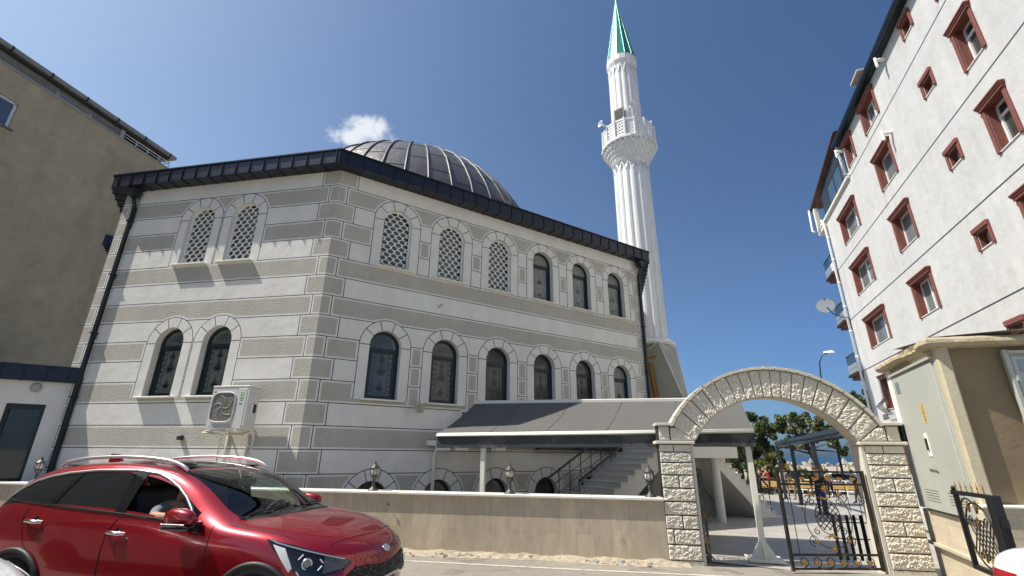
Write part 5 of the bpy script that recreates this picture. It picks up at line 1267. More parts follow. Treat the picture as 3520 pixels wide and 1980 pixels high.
            # roof rail
            rp = [(-1.52, 1.465), (-1.44, 1.518), (-1.25, 1.552), (-1.08, 1.567), (-.9, 1.576), (-.7, 1.58), (-.5, 1.577), (-.35, 1.570), (-.2, 1.558), (-.1, 1.545), (0, 1.524), (.07, 1.50), (.12, 1.475), (.155, 1.45)]
            yy = lambda x: .60 + .03 * (1 if x > 0 else 0) * x * 2
            b = MB(root_M); b.tube([(x, s * .605, z) for x, z in rp], [.012] + [.018] * 12 + [.012], 8); b.build('roof_rail', M_['satin'], body, fix=False)
        # arches, cladding
        for ax_ in (ax_f, ax_r):
            pts = [side(ax_[0] + .385 * cos(a), max(.2, ax_[1] + .385 * sin(a)), s, .006) for a in [pi * k / 24 for k in range(25)]]
            b = MB(root_M); b.tube(pts, .024, 8); b.build('arch_cladding', M_['trim'], body, fix=False)
            b = MB(root_M)
            b.prism([(ax_[0] + .40 * cos(a), ax_[1] + .40 * sin(a)) for a in [pi * k / 14 for k in range(15)]], s * .88, s * .5); b.build('wheel_well', M_['inter'], body)
            wl_ = MB(root_M @ Matrix.Translation((ax_[0], s * .80, ax_[1])) @ Matrix.Rotation(-s * pi / 2, 4, 'X'))
            wl_.lathe([(.20, -.09), (.29, -.10), (.325, -.07), (.33, 0), (.325, .07), (.29, .10), (.24, .095)], 36); wh__ = wl_.build('wheel', M_['rubber'], root, fix=False)
            wl_.__init__(wl_.M); wl_.lathe([(.24, .06), (.235, .095), (.225, .08), (.20, .03)], 36)
            for k in range(5):
                Mk = Matrix.Rotation(2 * pi * k / 5, 4, 'Z'); wl_.box((.04, -.035, .04), (.225, .035, .085), M=Mk)
            wl_.lathe([(.06, .03), (.06, .09), (.001, .095)], 16); wl_.build('rim', M_['alloy'], wh__, fix=False)
        b = MB(root_M); pts = [side(x, .28, s, .01) for x in np.arange(-.95, .96, .1)]; b.tube(pts, .05, 6); b.build('sill_cladding', M_['trim'], body, fix=False)
        # handles
        for x0, z0 in ((-.20, .905), (-1.24, .97)):
            b = MB(root_M); p0 = side(x0, z0, s, 0); q = Vector((0, s, 0))
            b.tube([p0 + Vector((-.115, 0, .004)) + q * .008, p0 + Vector((-.08, 0, .004)) + q * .035, p0 + Vector((.05, 0, -.002)) + q * .04, p0 + Vector((.10, 0, -.006)) + q * .012], [.012, .018, .019, .013], 8)
            b.build('door_handle', M_['chrome'], body, fix=False)
            b = MB(root_M @ Matrix.Translation(p0 + q * .001) @ Matrix.Rotation(s * -pi / 2, 4, 'X')); b.lathe([(.045, 0), (.04, .002), (.001, .003)], 16); b.build('handle_recess', M_['gloss'], body, fix=False)
        # mirror
        b = MB(root_M @ Matrix.Translation((.575, s * .985, 1.055)) @ Matrix.Diagonal((1, s, 1, 1)))
        rings = [(-.19, .012, .02), (-.17, .045, .05), (-.10, .062, .07), (0, .066, .078), (.08, .058, .07), (.13, .04, .05), (.15, .01, .015)]
        vs = []; n_ = 18
        for u, ry, rz_ in rings:
            for k in range(n_):
                a = 2 * pi * k / n_; ct, st_ = cos(a), sin(a)
                vs.append((.0 + .95 * u, .0 + (abs(ct) ** .8) * (1 if ct > 0 else -1) * ry + .04 * u, (abs(st_) ** .8) * (1 if st_ > 0 else -1) * rz_ + .012 - .25 * u * (1 if st_ > 0 else .0) * .35))
        b.add(vs, [(i * n_ + k, i * n_ + (k + 1) % n_, (i + 1) * n_ + (k + 1) % n_, (i + 1) * n_ + k) for i in range(len(rings) - 1) for k in range(n_)] + [tuple(range(n_))[::-1], tuple(range((len(rings) - 1) * n_, len(rings) * n_))], 0, True)
        mr = b.build('door_mirror', paint, root)
        b = MB(root_M @ Matrix.Translation((.575, s * .985, 1.0)) @ Matrix.Diagonal((1, s, 1, 1))); b.box((-.17, -.045, -.035), (.13, .06, .005), bev=.015); b.box((-.16, .058, .004), (.10, .068, .022), 1, bev=.004); b.box((.02, -.13, -.02), (.12, -.02, .03), bev=.01); b.build('mirror_base', [M_['gloss'], M_['lens_grey']], mr)
        b = MB(root_M); b.prism([(.56, .955), (.70, .94), (.60, 1.10)], s * .865, s * .905); b.build('mirror_sail', M_['gloss'], body)
        # headlight: outline in side view on the corner, projected diagonally
        dv = Vector((-.62, -s * .78, 0)).normalized(); rt_ = Vector((-dv.y, dv.x, 0)) * (1 if s < 0 else -1)
        def dia(a, z, off=.004):
            o = Vector((1.75, s * .65, z)) - dv * 2 + rt_ * a; h, n = hit(o, dv)
            if h is None: return Vector((1.75, s * .65, z)) + rt_ * a
            if n.dot(dv) > 0: n = -n
            return h + n * off
        def da(x, y): return (Vector((x - 1.75, y - s * .65, 0))).dot(rt_)
        if True:
            A0 = da(1.42, s * .87); A1 = da(2.02, s * .47)
            lerp = lambda t: A0 + (A1 - A0) * t
            hl = [(lerp(-.02), .905), (lerp(.30), .855), (lerp(.62), .79), (lerp(.97), .715), (lerp(1.0), .69), (lerp(.90), .645), (lerp(.60), .615), (lerp(.40), .625), (lerp(.25), .69), (lerp(.10), .80)]
            h_ = decal('headlight', hl, lambda a, z: dia(a, z, .006), M_['gloss'] if not False else None, root, .03)
            strip('light_strip', [dia(lerp(t), .905 - .185 * t - .012 + (.01 if t < .1 else 0), .012) for t in np.linspace(.03, .9, 12)], .008, M_['chrome'], h_)
            decal('indicator', [(lerp(.06), .865), (lerp(.20), .835), (lerp(.30), .69), (lerp(.27), .66), (lerp(.17), .75)], lambda a, z: dia(a, z, .010), M_['alloyw'], h_, .03)
            decal('reflector', [(lerp(.66), .775), (lerp(.95), .715), (lerp(.88), .66), (lerp(.64), .635)], lambda a, z: dia(a, z, .009), M_['lens_grey'], h_, .03)
            c_ = dia(lerp(.46), .715, .012); b = MB(root_M @ Matrix.Translation(c_) @ (-dv).to_track_quat('Z', 'Y').to_matrix().to_4x4())
            b.lathe([(.044, -.02), (.046, .0), (.036, .004), (.030, -.004)], 24); b.lathe([(.030, -.004), (.022, .008), (.001, .013)], 24, mi=1); 
            b.build('projector_lens', [M_['satin'], M_['lens']], h_, fix=False)
            for (t, z, dt, dz_) in ((.36, .75, .05, .035), (.60, .745, .04, -.03), (.35, .665, .035, -.03), (.585, .665, .045, .03)): strip('led_bar', [dia(lerp(t), z, .012), dia(lerp(t + dt), z + dz_, .012)], .0055, M_['lens_white'], h_)
    # grille, emblem, plate
    g_ = [(-.60, .605), (-.60, .52), (-.52, .475), (-.3, .48), (0, .49), (.3, .48), (.52, .475), (.60, .52), (.60, .605), (.50, .655), (.34, .650), (.22, .628), (0, .622), (-.22, .628), (-.34, .650), (-.50, .655)]
    gr = decal('grille', g_, lambda y, z: front(y, z, .005), M_['mesh'], root, .04)
    b = MB(root_M)
    for k in range(150):
        y = rng.uniform(-.55, .55); z = rng.uniform(.50, .635); p = front(y, z, .012); q = front(y + rng.uniform(-.05, .05), min(.64, z + rng.uniform(.01, .03)), .012); b.tube([p, q], .003, 4)
    b.build('grille_bars', M_['lens_grey'], gr, fix=False)
    strip('chrome_surround', [front(y, z, .012) for y, z in [(-.60, .56), (-.58, .50), (-.50, .465), (-.36, .462), (-.28, .475), (-.22, .492), (0, .497), (.22, .492), (.28, .475), (.36, .462), (.50, .465), (.58, .50), (.60, .56)]], .013, M_['chrome'], gr)
    h, n = hit((2.3, 0, .79), (-1, 0, 0)); p = front(0, .735, .006); pn = Vector((.75, 0, .66)).normalized()
    b = MB(root_M @ Matrix.Translation(p) @ pn.to_track_quat('Z', 'Y').to_matrix().to_4x4() @ Matrix.Rotation(0, 4, 'Z')); sc = Matrix.Diagonal((1.0, .52, 1, 1))
    b.lathe([(.062, -.004), (.064, .004), (.056, .006)], 28, M=Matrix.Diagonal((1.05, .62, 1, 1))); b.lathe([(.056, .004), (.001, .0045)], 28, mi=1, M=Matrix.Diagonal((1.05, .62, 1, 1)))
    if driver:
        for q in (((-.034, -.016), (-.034, .016)), ((-.034, 0), (-.018, .016)), ((-.034, 0), (-.018, -.016)), ((-.006, -.016), (-.006, .016)), ((.006, -.016), (.019, .016)), ((.032, -.016), (.019, .016))):
            b.tube([(q[0][0], q[0][1], .007), (q[1][0], q[1][1], .007)], .0035, 5)
    b.build('emblem', [M_['chrome'], M_['gloss']], hood, fix=False)
    b = MB(root_M); py = front(0, .40, .02); b.box((py.x - .01, -.26, .335), (py.x + .012, .26, .445), bev=.004); pl_o = b.build('number_plate', [M_['white']], root)
    b = MB(root_M)
    def glyph(ch, y0, zc, w_, h_, x):
        segs = {'3': 'abgcd', '4': 'fgbc', 'K': 'feqr', 'J': 'bcde', 'L': 'fed', '0': 'abcdef', '2': 'abged', '7': 'abc', 'A': 'abcefg', 'B': 'abcdefg', 'U': 'bcdef', '1': 'bc', '6': 'acdefg', 'J': 'bcde'}[ch]
        P_ = {'a': ((0, 1), (1, 1)), 'b': ((1, 1), (1, .5)), 'c': ((1, .5), (1, 0)), 'd': ((0, 0), (1, 0)), 'e': ((0, .5), (0, 0)), 'f': ((0, 1), (0, .5)), 'g': ((0, .5), (1, .5)), 'q': ((0, .5), (1, 1)), 'r': ((0, .5), (1, 0))}
        for s_ in segs:
            (u0, v0), (u1, v1) = P_[s_]; b.tube([(x, y0 + u0 * w_, zc + (v0 - .5) * h_), (x, y0 + u1 * w_, zc + (v1 - .5) * h_)], .006, 4)
    if driver:
        for i, ch in enumerate('AJ'): glyph(ch, .13 + .055 * i, .39, .032, .062, py.x + .014)
        b.box((py.x + .0125, -.26, .34), (py.x + .0128, -.235, .44)); b.build('plate_letters', M_['black'], pl_o, fix=False)
    else: b.box((py.x + .0125, -.26, .34), (py.x + .0128, -.235, .44)); b.build('plate_band', M_['bluegl'], pl_o, fix=False)
    # bonnet shut line, wiper cowl, roof glass, aerial
    strip('bonnet_seam', [top(1.99 - .16 * abs(y) ** 1.6 * 1.6, y, .0012) for y in np.linspace(-.62, .62, 17)], .0035, M_['black'], hood, 4)
    for s in (-1, 1):
        strip('bonnet_seam', [top(x, s * (.80 - .10 * max(0, x - 1.2)), .0012) for x in np.linspace(.93, 1.62, 9)], .0035, M_['black'], hood, 4)
        strip('bonnet_crease', [top(x, s * (.44 - .12 * (x - 1.1)), -.006) for x in np.linspace(1.25, 1.85, 9)], .010, paint, hood, 6)
    pl = [(-.70, .905), (-.45, 1.06), (0, 1.10), (.45, 1.06), (.70, .905), (.70, .975), (.45, 1.13), (0, 1.175), (-.45, 1.13), (-.70, .975)]
    decal('cowl_panel', [(x + .02, y) for y, x in pl], lambda x, y: top(x, y, .006), M_['gloss'], hood, .05)
    for y0 in (-.62, .05): strip('wiper', [top(1.10 if abs(y0) < .3 else .98, y0, .02), top(1.03, y0 + .25, .022), top(1.0 - (.05 if y0 > 0 else 0), y0 + .55, .02)], .008, M_['black'], hood)
    if not sedan: decal('roof_glass', [(.10, -.48), (.16, 0), (.10, .48), (-.62, .48), (-.66, 0), (-.62, -.48)], lambda x, y: top(x, y, .003), M_['gloss'], body, .08)
    if not sedan:
        b = MB(root_M); b.prism([(-1.62, 1.475), (-1.42, 1.52), (-1.50, 1.60), (-1.60, 1.605)], -.018, .018); b.build('aerial_fin', paint, body)
    for s in (-1, 1):
        f_ = lambda y, z: front(y, z, .006, (1, 0, 0))
        decal('tail_light', [(s * .46, .70), (s * .77, .66), (s * .79, .82), (s * .74, .90), (s * .48, .90)] if sedan else [(s * .45, .9), (s * .74, .88), (s * .74, 1.0), (s * .45, 1.0)], f_, M_['tail'], root, .05)
        decal('tail_light_side', [(-2.19, .66), (-2.03, .66), (-1.94, .80), (-2.0, .88), (-2.19, .90)] if sedan else [(-2.05, .88), (-1.85, .9), (-1.85, .99), (-2.0, .99)], lambda x, z: side(x, z, s, .006), M_['tail'], root, .04)
    return hit, side
M_['alloyw'] = pmat('pale_indicator_lens', (.62, .60, .60), .25); M_['lens_grey'] = pmat('smoked_reflector', (.13, .13, .135), .25, metal=.5, bump=(40, .5, .01))
M_['lens'] = pmat('projector_glass', (.25, .27, .30), .03, metal=.6); M_['lens_white'] = pmat('white_led_bar', (.7, .7, .72), .3); M_['mesh'] = pmat('black_grille_mesh', (.012, .012, .014), .4, bump=(60, 1, .02))
M_['tail'] = pmat('red_tail_lens', (.30, .01, .012), .12, spec=.9, bump=(30, .3, .01))
def car_root(name, label, x, y, az, sc, z=0):
    t = thing(name, label, 'car', (x, y, z)); u = azv(az); l = Vector((-u.y, u.x, 0))
    return t, Matrix(((u.x * sc, l.x * sc, 0, x), (u.y * sc, l.y * sc, 0, y), (0, 0, sc, z), (0, 0, 0, 1)))
rc, RM = car_root('red_suv', 'red compact crossover with silver roof rails, chrome handles and an open front window', -3.272, 5.635, 101.64, .973)
build_car(RM, rc, M_['carred'], driver=True)
# interior
b = MB(RM); b.box((-1.7, -.78, .42), (.95, .78, .50)); b.box((.72, -.74, .50), (1.05, .74, .93), bev=.04); b.box((.50, -.72, .80), (.80, .72, .97), bev=.06); b.box((-1.75, -.7, .5), (-1.6, .7, 1.1))
b.box((-.3, -.1, .5), (.7, .1, .78)); it = b.build('interior', M_['inter'], rc)
def seat(x, y):
    b = MB(RM); b.box((x - .25, y - .25, .52), (x + .28, y + .25, .70), bev=.05); b.box((-.12, -.24, 0), (.04, .24, .62), bev=.05, M=Matrix.Translation((x - .25, y, .66)) @ Matrix.Rotation(-.25, 4, 'Y'))
    b.box((-.07, -.13, .66), (.03, .13, .86), bev=.035, M=Matrix.Translation((x - .25, y, .66)) @ Matrix.Rotation(-.22, 4, 'Y')); b.build('seat', M_['inter'], rc)
seat(.0, -.37); seat(.0, .37)
b = MB(RM); b.box((-1.35, -.62, .52), (-.95, .62, .70), bev=.05); b.box((-1.5, -.62, .7), (-1.36, .62, 1.22), bev=.05); b.build('rear_bench', M_['inter'], rc)
b = MB(RM @ Matrix.Translation((.50, .37, .93)) @ Matrix.Rotation(-1.15, 4, 'Y')); b.tube([(.19 * cos(a), .19 * sin(a), 0) for a in [2 * pi * k / 24 for k in range(24)]], .015, 8, closed=True)
b.box((-.18, -.02, -.01), (.18, .02, .01)); b.box((-.06, -.06, -.03), (.06, .06, .01)); b.build('steering_wheel', M_['inter'], rc, fix=False)
b = MB(RM); b.tube([(.42, 0, 1.40), (.40, 0, 1.36)], .01, 6); b.box((.37, -.13, 1.29), (.40, .13, 1.36), bev=.012); b.build('rear_view_mirror', M_['inter'], rc)
b = MB(RM); b.box((-1.5, -.55, 1.475), (.05, .55, 1.49)); b.build('headliner', pmat('dark_headliner', (.03, .03, .032), .9), rc)
wc, WM2 = car_root('white_car', 'white car whose front corner shows at the lower left edge', -4.93, 3.02, 97, .96)
build_car(WM2, wc, M_['carwhite'])
ws_, WM3 = car_root('white_saloon', 'white saloon whose boot corner and red tail light show at the lower right edge', 5.40, 2.70, 96, 1.0)
build_car(WM3, ws_, M_['carwhite'], sedan=True)
# ------------------------------------------------------------------ small iron gate by the kiosk
sg = thing('side_gate', 'small black iron gate with gold spear tips in front of the electrical kiosk', 'gate', (4.3, 4.7, 0))
a_, c_ = Vector((4.41, 5.0, 0)), Vector((4.19, 4.42, 0)); W_ = (c_ - a_).length; F = frame(a_, math.degrees(math.atan2(c_.x - a_.x, c_.y - a_.y)), -1)
b = MB(F)
for x in (0, W_ - .035): b.box((x, -.018, .62), (x + .035, .018, 1.30))
for z in (.62, 1.265): b.box((0, -.016, z), (W_, .016, z + .035))
b.box((-.03, -.02, 1.26), (.0, .02, 1.30)); b.lathe([(.018, 1.30), (.02, 1.33), (.001, 1.345)], 8, (0, 0, 0)); b.build('frame', M_['black'], sg)
b = MB(F); b.box((W_ + .04, -.035, 0), (W_ + .11, .035, 1.30), bev=.004); b.box((W_ + .02, -.02, .75), (W_ + .05, .02, .80)); b.box((W_ + .02, -.02, 1.10), (W_ + .05, .02, 1.15)); b.box((W_ + .10, -.02, 1.05), (W_ + .15, .02, 1.12)); b.build('post', M_['black'], sg)
b = MB(F); cx, cz = W_ / 2, .94
b.tube([(cx + .24 * cos(a), 0, cz + .27 * sin(a)) for a in [2 * pi * k / 28 for k in range(28)]], .008, 5, closed=True)
b.tube([(cx - .12 + .14 * cos(a), 0, 1.12 + .12 * sin(a)) for a in [pi * k / 12 for k in range(17)]], .008, 5)
for k in range(-2, 4):
    for s in (-1, 1):
        p = [(cx + k * .055 + s * (t - .5) * .20, 0, cz - .02 + (t - .5) * .30) for t in (0, .25, .5, .75, 1)]; b.tube(p, .006, 4)
for x, z in ((cx - .1, cz - .18), (cx, cz - .18), (cx + .13, cz + .12), (cx - .13, cz + .12), (cx + .2, cz - .2)): b.tube([(x + .035 * (1 - .6 * k / 10) * cos(k * .7), 0, z + .035 * (1 - .6 * k / 10) * sin(k * .7)) for k in range(11)], .006, 4)
b.build('scrollwork', M_['black'], sg, fix=False)
for i in range(6):
    b = MB(F); x = .06 + i * (W_ - .12) / 5; b.lathe([(.005, 1.29), (.008, 1.312), (.004, 1.325), (.0085, 1.34), (.004, 1.36), (.001, 1.395)], 8, (x, 0, 0)); b.build('spear_tip', M_['gold'], sg, fix=False)
for x, z in ((cx - .02, 1.04), (cx - .12, 1.17), (cx + .02, 1.18), (cx - .05, .76), (cx + .05, .72)):
    b = MB(F); b.prism([(x, z - .05), (x + .018, z), (x, z + .05), (x - .018, z)], -.012, .004); b.build('gold_leaf', M_['gold'], sg)

# ------------------------------------------------------------------ pergola, benches, far railing
pg = thing('pergola', 'dark grey steel pergola standing behind the gateway with a sloping beam', 'pergola', (13, 23, -.5))
pA, pB = Vector((15.75, 28.9, 2.16)), Vector((8.9, 12.4, 2.16)); pd = (pB - pA).normalized(); pn_ = Vector((-pd.y, pd.x, 0)); pn_ = pn_ if pn_.x > 0 else -pn_
M_['steel'] = pmat('dark_blue_grey_steel', (.030, .041, .052), .42, metal=.3, var=(3, .1))
b = MB(); b.tube([pA, pB], .06, 10); b.build('gutter_pipe', M_['steel'], pg)
b = MB()
for o, z in ((0, .16), (4.2, .30)):
    q0, q1 = pA + pn_ * o + Vector((0, 0, z)), pB + pn_ * o + Vector((0, 0, z)); F = Matrix(((pd.x, pn_.x, 0, q0.x), (pd.y, pn_.y, 0, q0.y), (0, 0, 1, q0.z), (0, 0, 0, 1)))
    b.box((0, -.05, -.08), ((q1 - q0).length, .05, .08), M=F)
b.build('beam', M_['steel'], pg, fix=False)
b = MB(); F = Matrix(((pd.x, pn_.x, 0, pA.x), (pd.y, pn_.y, 0, pA.y), (0, 0, 1, pA.z + .12), (0, 0, 0, 1))); b.box((0, -.09, 0), ((pB - pA).length, -.055, .13), M=F); b.build('fascia', M_['steel'], pg)
for k in range(4):
    for o in (0, 4.2):
        if k == 3 and o == 0: continue
        q = pA + pd * (.15 + 5.6 * k) + pn_ * o; zg = hgt(q.x, q.y); F = Matrix(((pd.x, pn_.x, 0, q.x), (pd.y, pn_.y, 0, q.y), (0, 0, 1, 0), (0, 0, 0, 1)))
        b = MB(F); b.box((-.075, -.075, zg), (.075, .075, 2.2 + (.14 if o else 0))); b.box((-.13, -.13, zg), (.13, .13, zg + .02)); b.build('post', M_['steel'], pg)
M_['benchwood'] = pmat('yellow_varnished_slats', (.55, .34, .12), .5, var=[(2, .1), (20, .1)])
def at(az, D, z=None): p = azv(az) * D; p.z = hgt(p.x, p.y) if z is None else z; return p
benches = []
for i, (az, l) in enumerate(((27.9, 'yellow slatted bench beside the man in the red shirt'), (29.6, 'yellow slatted bench behind the free edge of the iron gate leaf'), (32.0, 'yellow slatted bench seen through the middle of the iron gate leaf'), (33.9, 'yellow slatted bench nearest the right gateway pillar'))):
    p = at(az, 38.2); t = thing('bench', l, 'bench', p, R_(-31 + 0), 'benches along the terrace rail'); TL = Matrix.Translation(p) @ Matrix.Rotation(R_(-31), 4, 'Z')
    b = MB(TL)
    for k in range(3): b.box((-.85, -.25 + k * .15, .42), (.85, -.25 + k * .15 + .12, .45))
    b.build('seat', M_['benchwood'], t); b = MB(TL)
    for k in range(3): b.box((-.85, -.33, .52 + k * .12), (.85, -.30, .52 + k * .12 + .10))
    b.build('backrest', M_['benchwood'], t)
    for x in (-.7, .7): b = MB(TL); b.box((x - .03, -.32, 0), (x + .03, -.27, .86)); b.box((x - .03, .15, 0), (x + .03, .20, .42)); b.box((x - .03, -.3, .38), (x + .03, .2, .42)); b.build('leg', M_['black'], t)
rl = thing('terrace_railing', 'long white metal railing at the far edge of the terrace', 'railing', at(30, 41))
b = MB(); q0, q1 = at(22, 43), at(40, 41)
for h in (.3, .6, .95): b.tube([q0 + Vector((0, 0, h)), q1 + Vector((0, 0, h))], .03, 6)
for k in range(16): q = q0.lerp(q1, k / 15); b.box((q.x - .03, q.y - .03, q.z - .1), (q.x + .03, q.y + .03, q.z + .97))
b.build('rail', M_['white'], rl, fix=False)
# street lamp
p = at(33.75, 46, -1.3); sl = thing('street_lamp', 'tall grey street lamp with a curved arm rising behind the gateway arch', 'street lamp', p); TL = Matrix.Translation(p) @ Matrix.Rotation(R_(-34), 4, 'Z')
b = MB(TL); b.tube([(0, 0, 0), (0, 0, 7), (-.06, 0, 9.3), (.05, 0, 10.3), (.35, 0, 10.85), (.75, 0, 11.0)], [.10, .08, .06, .05, .04, .035], 10); b.build('pole', M_['steel'], sl, fix=False)
b = MB(TL); b.add([(.45, -.12, 11.02), (1.25, -.15, 10.98), (1.25, .15, 10.98), (.45, .12, 11.02), (.5, -.08, 11.15), (1.1, -.1, 11.18), (1.1, .1, 11.18), (.5, .08, 11.15)], [(3, 2, 1, 0), (4, 5, 6, 7), (0, 1, 5, 4), (1, 2, 6, 5), (2, 3, 7, 6), (3, 0, 4, 7)]); b.build('lamp_head', M_['white'], sl)

# ------------------------------------------------------------------ trees and shrubs
def leafmat(n, c, c2):
    m = pmat(n, c, .55, spec=.4, var=[(.9, .35), (5, .25)], stain=(1.6, c2, .5, .15)); m.node_tree.nodes['Principled BSDF'].inputs['Subsurface Weight'].default_value = 0; return m
M_['leafA'] = leafmat('grey_green_leaf', (.15, .17, .085), (.22, .21, .12)); M_['leafB'] = leafmat('deep_green_leaf', (.08, .12, .035), (.13, .165, .055)); M_['leafC'] = leafmat('olive_yellow_leaf', (.20, .20, .05), (.30, .24, .06))
M_['bark'] = pmat('dark_bark', (.045, .036, .028), .95, bump=(12, .8, .03), var=(6, .25))
def leaves(blobs, n, size, mats, droop=.3, seed=1, long=1.5):
    r = np.random.default_rng(seed); V = []; Fc = []; mi = []
    wts = np.array([q[1] * q[2] * q[3] for q in blobs]); wts = wts / wts.sum()
    clumps = []
    for q, w_ in zip(blobs, wts):
        for _ in range(max(4, int(60 * w_))):
            d = r.normal(size=3); d /= np.linalg.norm(d); d[2] = abs(d[2]) if r.random() < .65 else d[2]; clumps.append((np.array(q[0]) + d * np.array(q[1:4]) * r.uniform(.45, 1.02), r.uniform(.16, .34) * min(q[1:4]), r.random()))
    for i in range(n):
        c, rad, cr = clumps[r.integers(len(clumps))]
        d = r.normal(size=3); d /= np.linalg.norm(d); p = c + d * rad * r.random() ** .4
        a = r.normal(size=3); a[2] -= droop; a /= np.linalg.norm(a); q = np.cross(a, r.normal(size=3)); q /= np.linalg.norm(q) + 1e-9; s = size * r.uniform(.6, 1.3); k = len(V)
        nn_ = np.cross(a, q) * s * .18
        V += [p - a * s * long * .5, p + q * s * .5 + nn_, p + a * s * long * .5, p - q * s * .5 + nn_]; Fc += [(k, k + 1, k + 2), (k, k + 2, k + 3)]; mm_ = 1 if cr < .3 else 0; mi += [mm_, mm_]
    return V, Fc, mi, clumps
def tree(name, label, base, blobs, n, size, trunk, mats, seed, group='trees beyond the terrace'):
    t = thing(name, label, 'tree', base, group=group); V, Fc, mi, cl = leaves(blobs, n, size, mats, seed=seed)
    meshobj('crown', V, Fc, mats, t, mi)
    b = MB(); b.tube(trunk[0], trunk[1], 9); e = Vector(trunk[0][-1]); r = np.random.default_rng(seed + 50)
    for c, rad, _ in cl[::3]:
        s = Vector(trunk[0][-1]).lerp(Vector(trunk[0][-2]), r.random() * .8); m_ = s.lerp(Vector(c), .5) + Vector(r.normal(0, .12, 3)); b.tube([s, m_, Vector(c)], [trunk[1][-1] * .6, trunk[1][-1] * .35, .015], 5, cap=False)
    b.build('trunk', M_['bark'], t, fix=False)
def P3(az, D, z): p = azv(az) * D; return (p.x, p.y, z)
g = lambda az, D: hgt(azv(az).x * D, azv(az).y * D)
tree('leafy_tree', 'dense green tree directly behind the entrance stair and awning post', at(26.6, 45), [(P3(26.2, 45, 3.2), 1.9, 1.6, 2.1), (P3(27.6, 45.5, 2.4), 1.3, 1.3, 1.7), (P3(25.2, 44, 1.6), 1.5, 1.3, 1.6), (P3(27.0, 45, 4.2), 1.0, 1.0, 1.2), (P3(28.3, 46, 1.4), 1.1, 1.0, 1.5), (P3(26.4, 45, .8), 1.6, 1.2, 1.2)], 9500, .17,
     ([P3(26.6, 45, g(26.6, 45) - .2), P3(26.5, 45, .5), P3(26.6, 45, 2.4)], [.28, .2, .12]), [M_['leafB'], M_['leafA']], 3)
tree('mulberry_tree', 'spreading grey green tree with a leaning dark trunk under the gateway arch', at(32.6, 44), [(P3(30.0, 44, 3.4), 1.3, 1.4, 1.5), (P3(31.5, 44, 3.5), 1.5, 1.4, 1.3), (P3(33.0, 44, 3.1), 1.4, 1.3, 1.2), (P3(29.4, 43, 2.2), 1.0, 1.0, 1.0), (P3(34.1, 44, 2.6), .7, .9, .8), (P3(30.8, 43, 4.4), .9, .9, .6)], 9500, .16,
     ([P3(32.4, 43, g(32, 43) - .2), P3(32.3, 43, .0), P3(31.6, 43.5, 1.6), P3(31.2, 44, 2.6)], [.24, .2, .17, .13]), [M_['leafA'], M_['leafB']], 5)
tree('corner_tree', 'dark tree top showing between the gateway arch and the apartment block', at(36.4, 58, -5), [(P3(36.2, 58, 6.6), 1.6, 1.5, 1.2), (P3(37.3, 58, 5.0), 1.6, 1.5, 1.6), (P3(35.6, 58, 7.3), 1.0, 1.0, .5)], 2600, .24,
     ([P3(36.8, 58, -6), P3(36.8, 58, 1), P3(36.6, 58, 4.6)], [.3, .22, .15]), [M_['leafB'], M_['leafB']], 8)
tree('low_tree', 'small round dark tree standing low behind the stair handrail', at(25.4, 40), [(P3(25.0, 40, .9), 1.2, 1.0, 1.3), (P3(23.8, 40, 1.4), 1.3, 1.0, 1.5)], 4200, .15,
     ([P3(25, 40, g(25, 40) - .2), P3(25, 40, .4), P3(25, 40, .8)], [.15, .12, .1]), [M_['leafB'], M_['leafA']], 11)
def shrub(name, label, az, D, rx, rz, n, size, mats, seed, z0=0):
    p = at(az, D); t = thing(name, label, 'shrub', p, group='shrubs along the terrace'); V, Fc, mi, _ = leaves([((p.x, p.y, p.z + rz * .8 + z0), rx, rx, rz)], n, size, mats, seed=seed); meshobj('foliage', V, Fc, mats, t, mi)
    b = MB(); b.tube([p, (p.x + .1, p.y, p.z + rz)], [.06, .03], 6); b.build('stem', M_['bark'], t)
shrub('shrub', 'green shrub behind the red shirted man', 28.3, 42.5, 1.0, .75, 1500, .15, [M_['leafB'], M_['leafC']], 21)
shrub('shrub', 'dense dark green bush between the yucca and the leaning tree', 29.4, 43.5, 1.3, 1.0, 2400, .15, [M_['leafB'], M_['leafA']], 31)
shrub('shrub', 'pale grey green shrub under the leaning tree trunk', 30.3, 42.8, .9, .8, 1300, .15, [M_['leafA'], M_['leafA']], 22, .25)
shrub('shrub', 'low olive shrub at the foot of the yucca', 26.6, 41.5, 1.0, .7, 1300, .15, [M_['leafC'], M_['leafB']], 23)
p = at(27.1, 41.8); yu = thing('yucca', 'yellowish spiky yucca growing behind the awning post', 'yucca', p); V = []; Fc = []
for k in range(420):
    h_ = [(0, 1.9), (.9, 2.4), (-.8, 1.5), (.5, 1.3), (1.6, 1.6)][k % 5]; c_ = np.array([p.x + h_[0] * .9, p.y + .2 * (k % 3), p.z + h_[1]]); a = rng.normal(size=3); a[2] = abs(a[2]) * .8 - .1; a /= np.linalg.norm(a); q = np.cross(a, (0, 0, 1)); q /= np.linalg.norm(q) + 1e-6; L_ = rng.uniform(.5, .85); i = len(V)
    V += [c_ - q * .03, c_ + q * .03, c_ + a * L_ * .6 + q * .025 - np.array([0, 0, .02]), c_ + a * L_ - np.array([0, 0, .12]), c_ + a * L_ * .6 - q * .025 - np.array([0, 0, .02])]; Fc.append((i, i + 1, i + 2, i + 3, i + 4))
meshobj('leaves', V, Fc, M_['leafC'], yu); b = MB()
for h_ in [(0, 1.9), (.9, 2.4), (-.8, 1.5), (.5, 1.3), (1.6, 1.6)]: b.tube([(p.x, p.y, p.z - .1), (p.x + h_[0] * .5, p.y, p.z + h_[1] * .6), (p.x + h_[0] * .9, p.y + .1, p.z + h_[1])], [.1, .08, .07], 6)
b.build('stems', M_['bark'], yu, fix=False)
